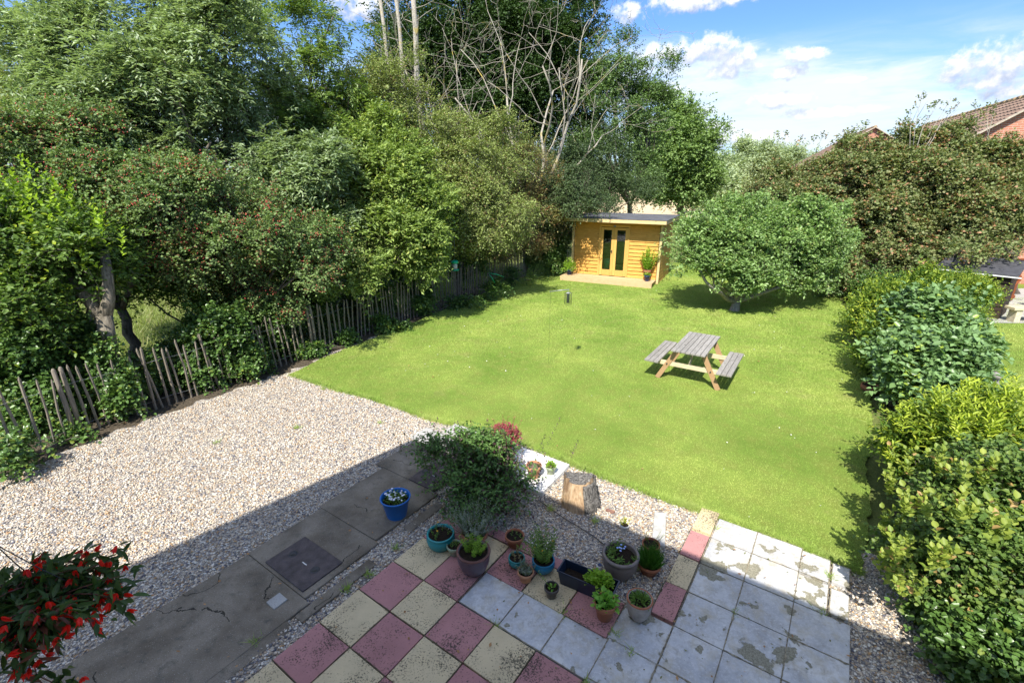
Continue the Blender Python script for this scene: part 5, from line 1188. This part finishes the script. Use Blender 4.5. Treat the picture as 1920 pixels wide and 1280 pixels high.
# ------------------------------------------------------------------ neighbour's side
def nfence():
    d = np.array([.5, .866]); p0 = np.array([7.62, 7.0]); n_ = np.array([-.866, .5])
    for k in range(-3, 5):
        a_ = p0+d*1.85*k; t = empty('fence_panel', (*a_, 0), label=['weathered boundary fence panel behind the field maple bush, nearest the corner','weathered boundary fence panel behind the field maple bush at the picture edge','weathered fence panel just beyond the bright golden shrub','weathered wooden fence panel with capped post showing between lilac and golden shrub','weathered fence panel directly behind the lilac','weathered fence panel behind the golden shrub furthest away','weathered fence panel behind the laurel-like shrub','weathered fence panel at the foot of the maples'][k+3], cat='fence', group='panels of the right boundary fence'); r_ = np.random.default_rng(k+9)
        e = d*1.78; mb = MB()
        for i in range(12): q = d*(.08+i*.146); mb.box((q[0], q[1], .46), (.14, .016, .86), Matrix.Rotation(math.atan2(d[1], d[0]), 4, 'Z'))
        mb.build('boards', GREYW, t); MB().bar((0,0,.93), (*e,.93), .07, .045).build('top_rail', GREYW, t, bevel=.004); MB().bar((n_[0]*.03,n_[1]*.03,.3), (e[0]+n_[0]*.03,e[1]+n_[1]*.03,.3), .04, .06).build('rail', GREYW, t)
        MB().bar((n_[0]*.025,n_[1]*.025,.12), (e[0]+n_[0]*.025,e[1]+n_[1]*.025,.86), .03, .07).build('brace', GREYW, t)
        MB().tube([(-.04*d[0],-.04*d[1],0),(-.04*d[0],-.04*d[1],1.02)], .05, 9).build('post', GREYW, t); MB().tube([(-.04*d[0]-.09*d[0],-.04*d[1]-.09*d[1],1.04),(.06*d[0],.06*d[1],1.04)], .045, 9).build('post_cap', GREYW, t)
nfence()
def nshed():
    A_ = np.array([14.42,13.72]); B_ = np.array([13.45,14.95]); d = unit(B_-A_); nn = np.array([d[1], -d[0]]); 
    if nn[1] < 0: nn = -nn
    L_ = np.linalg.norm(B_-A_); t = empty('garden_shed', (*A_, 0), math.atan2(d[1], d[0]), label='low black-stained shed with felt roof in the neighbouring garden', cat='shed')
    sg = 1 if np.cross(d, nn) > 0 else -1
    mb = MB(); hb = 1.32/10
    for i in range(10): z = i*hb; mb.add([(0,-sg*.03,z),(L_,-sg*.03,z),(L_,-sg*.006,z+hb),(0,-sg*.006,z+hb),(0,0,z),(L_,0,z)], [(0,1,2,3),(0,4,5,1)])
    mb.build('front_wall', DARKSHED, t); W_ = 1.25; mb = MB()
    for i in range(10): z = i*hb; mb.box((0, sg*W_/2, z+hb/2), (.03+.01*(i % 2), W_, hb-.004))
    mb.build('end_wall', DARKSHED, t); MB().box((L_, sg*W_/2, .68), (.03, W_, 1.34)).box((L_/2, sg*W_, .74), (L_, .03, 1.46)).build('back_wall', DARKSHED, t)
    mb = MB(); mb.bar((L_/2, -sg*.16, 1.33), (L_/2, sg*(W_+.1), 1.62), L_+.3, .035); mb.build('roof', plain('dark_felt',(.06,.06,.068),.9,.3,6), t, bevel=.006)
    MB().bar((-.22, -sg*.18, 1.30), (L_+.22, -sg*.18, 1.30), .02, .035).build('roof_trim', WHITEP, t)
    w = MB(); w.box((L_*.30, -sg*.04, 1.0), (.5, .03, .04)).box((L_*.30, -sg*.04, .62), (.5, .03, .04)).box((L_*.30-.25, -sg*.04, .81), (.04, .03, .42)).box((L_*.30+.25, -sg*.04, .81), (.04, .03, .42)); o = w.build('window', DARKSHED, t)
    MB().box((L_*.30, -sg*.034, .81), (.46, .008, .34)).build('pane', GLASS, o)
nshed()
t = empty('wooden_gate', (16.2,15.6,0), R(20), label='red-brown ledged and braced gate standing open beside the neighbour shed', cat='gate'); mb = MB()
for i in range(7): mb.box((.06+i*.115,0,.78),(.108,.025,1.42))
mb.build('boards', REDW, t)
for z in (.2,.85,1.4): MB().box((.41,-.03,z),(.82,.03,.11)).build('ledge', REDW, t)
MB().bar((.05,-.03,.25),(.78,-.03,.8),.03,.1,up=(0,1,0)).build('brace', REDW, t); MB().bar((.05,-.032,.9),(.78,-.032,1.36),.03,.1,up=(0,1,0)).build('brace', REDW, t); MB().box((.42,-.06,.85),(.34,.02,.03)).build('bolt', BLACKM, t)
t = empty('garden_bench', (14.75,13.5,0), R(-4), label='rough plank bench on pale block legs on the neighbour lawn edge', cat='bench')
MB().box((.55,0,.42),(1.7,.34,.08)).build('seat', PALEW, t, bevel=.01)
for x in (-.1,.55,1.25): MB().box((x,0,.2),(.16,.26,.36)).build('leg', plain('pale_blocks',(.58,.50,.36),.85), t, bevel=.01)
t = empty('log_post', (17.1,14.9,0), label='short pale log post beside the red-brown gate', cat='post'); MB().tube([(0,0,0),(0,0,.7)], .2, 12).build('log', BARKG, t); MB().box((.1,0,.74),(.9,.4,.08)).build('plank', PALEW, t)
# houses
def house(base, rz, W_, L_, he, rh, label, name='brick_house', cam_side=True, hidden_wall=BRICK, tile=.33):
    """gable end at y=0 (x from -W/2..W/2), ridge runs to +y"""
    t = empty(name, base, rz, label=label, cat='house'); hw = W_/2
    mb = MB(); mb.add([(-hw,0,0),(hw,0,0),(hw,0,he),(0,0,he+rh),(-hw,0,he),(-hw,L_,0),(hw,L_,0),(hw,L_,he),(0,L_,he+rh),(-hw,L_,he)], [(0,1,2,3,4),(9,8,7,6,5),(0,4,9,5),(1,6,7,2)]); mb.build('wall', hidden_wall, t)
    sl = math.hypot(hw, rh); mb = MB()
    for sg in (-1, 1):
        nr = int(sl*1.12/tile); ux, uz = sg*hw/sl, -rh/sl; nc = int((L_+.4)/.3)
        for i in range(nr):
            s0, s1 = i*tile, (i+1)*tile+.05
            for j in range(nc):
                y0 = -.2+j*(L_+.4)/nc; y1 = y0+(L_+.4)/nc-.012
                p = [(ux*s0, y0, he+rh+uz*s0+.06), (ux*s0, y1, he+rh+uz*s0+.06), (ux*s1, y1, he+rh+uz*s1+.11), (ux*s1, y0, he+rh+uz*s1+.11)]
                md = [(ux*s0, (y0+y1)/2, he+rh+uz*s0+.10), (ux*s1, (y0+y1)/2, he+rh+uz*s1+.15)]
                bt = [(ux*s1, y1, he+rh+uz*s1+.06), (ux*s1, y0, he+rh+uz*s1+.06)]
                F = [(0,4,5,3),(4,1,2,5),(3,5,2,6,7)]
                if sg < 0: pass
                mb.add([*p, *md, *bt], F)
    r = mb.build('roof', TILE, t)
    mb = MB()
    for sg in (-1, 1): mb.bar((sg*hw*.0, -.2, he+rh+.02), (sg*hw*1.1, -.2, he-rh*.1+.02), .05, .16, up=(0,1,0))
    mb2 = MB()
    for sg in (-1, 1): mb2.bar((0, -.21, he+rh+.07), (sg*hw*1.1, -.21, he-rh*.1+.07), .10, .06, up=(0,0,1))
    mb2.build('verge', plain('mortar_verge',(.42,.36,.28),.9), r)
    k = int(L_/.45); mb = MB()
    for j in range(k): y0 = -.2+j*(L_+.4)/k; mb.tube([(0,y0,he+rh+.08),(0,y0+(L_+.4)/k-.02,he+rh+.09)], .11, 8)
    mb.build('ridge_tiles', plain('ridge_tile',(.34,.24,.13),.9,.5,3), r)
    return t
# near neighbour: apex to the right of the frame, ridge running away
ap = at(2016,160,19.0); hz = ap[2]
az_ = R(24)
tN = house((ap[0], ap[1], 0), -az_, 9.0, 16, hz-3.0, 3.0, 'near brick house at the right with brown tiled roof behind the maples')
ap2 = at(1640,241,36)
house((ap2[0], ap2[1], 0), -R(24), 7.0, 12, ap2[2]-2.2, 2.2, 'farther small brick gable rising above the maples')
# own house behind the camera: throws the shadow over path and patio
def own():
    b0 = -4.05+3.42; aE = -1.86; he = 5.3
    t = empty('own_house', ab(-2.55, b0+.1), math.atan2(BV[1], BV[0]), label='rendered house the view is taken from, its eaves shading the patio', cat='house')
    L_ = 13.; D_ = 11.0; sl = math.tan(R(25))       # local x along BV, local y along AV (out into the garden)
    mb = MB(); rz_ = he+ (D_/2+.69)*sl
    mb.add([(0,0,-.03),(L_,0,-.03),(L_,0,he),(0,0,he),(0,-D_,-.03),(L_,-D_,-.03),(L_,-D_,he),(0,-D_,he),(0,-D_/2,rz_-.3),(L_,-D_/2,rz_-.3)],
           [(0,1,2,3),(5,4,7,6),(4,0,3,8,7),(1,5,6,9,2)]); mb.build('wall', WALLM, t)
    mb = MB(); e = .69; th = .12
    for y0, z0, y1, z1 in ((e, he, -D_/2, rz_), (-D_-e, he, -D_/2, rz_)):
        mb.add([(-.1,y0,z0),(L_+.1,y0,z0),(L_+.1,y1,z1),(-.1,y1,z1),(-.1,y0,z0-th),(L_+.1,y0,z0-th),(L_+.1,y1,z1-th),(-.1,y1,z1-th)], [(0,1,2,3),(7,6,5,4),(0,4,5,1),(1,5,6,2),(3,7,4,0),(2,6,7,3)])
    mb.build('roof', TILE, t)
own()
# ------------------------------------------------------------------ hanging basket
def basket():
    c_ = np.array([0,0,CH])+ray(72,1125)*1.8; t = empty('hanging_basket', c_, label='hanging basket of trailing red begonias at the lower left corner', cat='hanging basket'); r_ = np.random.default_rng(9)
    MB().lathe([(0,-.13),(.07,-.12),(.12,-.07),(.145,0),(.152,.012),(.14,.012),(.12,-.03),(0,-.03)], seg=26).build('basket_bowl', BLACKM, t)
    MB().lathe([(.13,-.004),(.06,.015),(0.001,.02)], seg=18).build('soil', SOIL, t)
    hk = np.array([0,0,CH])+ray(20,1000)*1.74-c_; hk = np.array([-.075,.0,.26])
    for a_ in (0.3,2.4,4.5): MB().tube([(.145*math.cos(a_),.145*math.sin(a_),.01),tuple((hk+[.145*math.cos(a_),.145*math.sin(a_),.01])/2+[0,0,-.01]),tuple(hk)], .0022, 4).build('chain', BLACKM, t)
    br = empty('wall_bracket', c_+hk, label='dark plum bracket hook holding the basket at the left edge', cat='bracket')
    nA = -np.array([AV[0], AV[1], 0]); MB().tube([(0,0,-.03),(0,.0,.03),(-.02,.01,.07),(-.12,.02,.12),tuple(nA*.55+[-.1,0,.14])], .011, 8).build('arm', plain('plum_iron',(.07,.025,.05),.4), br)
    MB().tube([(.0,0,.0),(.02,0,.03),(.03,0,.045)], .006, 6).build('scroll', MATS['plum_iron'], br)
    # stems, leaves and flowers
    lm = MB(); LC, LU, LN_ = [], [], []; FC, FU, FN = [], [], []
    for i in range(120):
        a_ = r_.uniform(0, 6.28); el_ = r_.uniform(-.1, 1.2); d = np.array([math.cos(a_)*math.cos(el_), math.sin(a_)*math.cos(el_), math.sin(el_)*.55]); L_ = r_.uniform(.11, .24)
        if d[0] < -.2: L_ *= .8
        p = np.array([r_.normal(0,.05), r_.normal(0,.05), .01]); X = [p]
        for s_ in range(5): d = unit(d+np.array([0,0,-.16])+r_.normal(0,.08,3)); X.append(X[-1]+d*L_/5)
        X = np.array(X); lm.tube(X, np.linspace(.0035,.0015,6), 4)
        for s_ in range(1, 6):
            for q in range(3):
                LC.append(X[s_]+r_.normal(0,.01,3)); u = unit(d*.5+r_.normal(0,.6,3)+[0,0,-.25]); LU.append(u); LN_.append(unit(np.array([0,0,1.])+r_.normal(0,.5,3)))
        if r_.random() < .85:
            for q in range(r_.integers(1, 4)):
                c0 = X[-1]+r_.normal(0,.018,3)+[0,0,.01]; fd = unit(np.array([r_.normal(0,.5), r_.normal(0,.5)-.3, -.7]))
                for j in range(6):
                    FC.append(c0); FU.append(unit(fd+unit(r_.normal(size=3))*.55)); FN.append(unit(r_.normal(size=3)))
    # one long trailing strand
    for k_ in range(3):
        X = np.array([(.05+k_*.02,-.10,.0),(.06+k_*.015,-.15,-.08),(.05+k_*.02,-.16,-.17),(.08+k_*.03,-.16,-.25+.02*k_)]); lm.tube(X, [.003,.003,.0025,.002], 4)
        for i in range(14):
            LC.append(X[3]+r_.normal(0,.03,3)); LU.append(unit(r_.normal(0,1,3)+[0,0,-.5])); LN_.append(unit(np.array([0,-.3,1.])+r_.normal(0,.4,3)))
        for i in range(4):
            c0 = X[3]+r_.normal(0,.025,3)+[0,0,-.035]
            for j in range(6): FC.append(c0); FU.append(unit(np.array([0,0,-.7])+unit(r_.normal(size=3))*.5)); FN.append(unit(r_.normal(size=3)))
    V, F = leaf_tris(np.array(LC), np.array(LU), np.array(LN_), .066*r_.uniform(.6,1.2,len(LC)), .021); fast_mesh('leaves', V, F, BEGL, t)
    V, F = leaf_tris(np.array(FC), np.array(FU), np.array(FN), .033*r_.uniform(.7,1.2,len(FC)), .012); fast_mesh('flowers', V, F, REDF, t)
    lm.build('stems', plain('begonia_stem',(.16,.06,.05),.5), t)
basket()
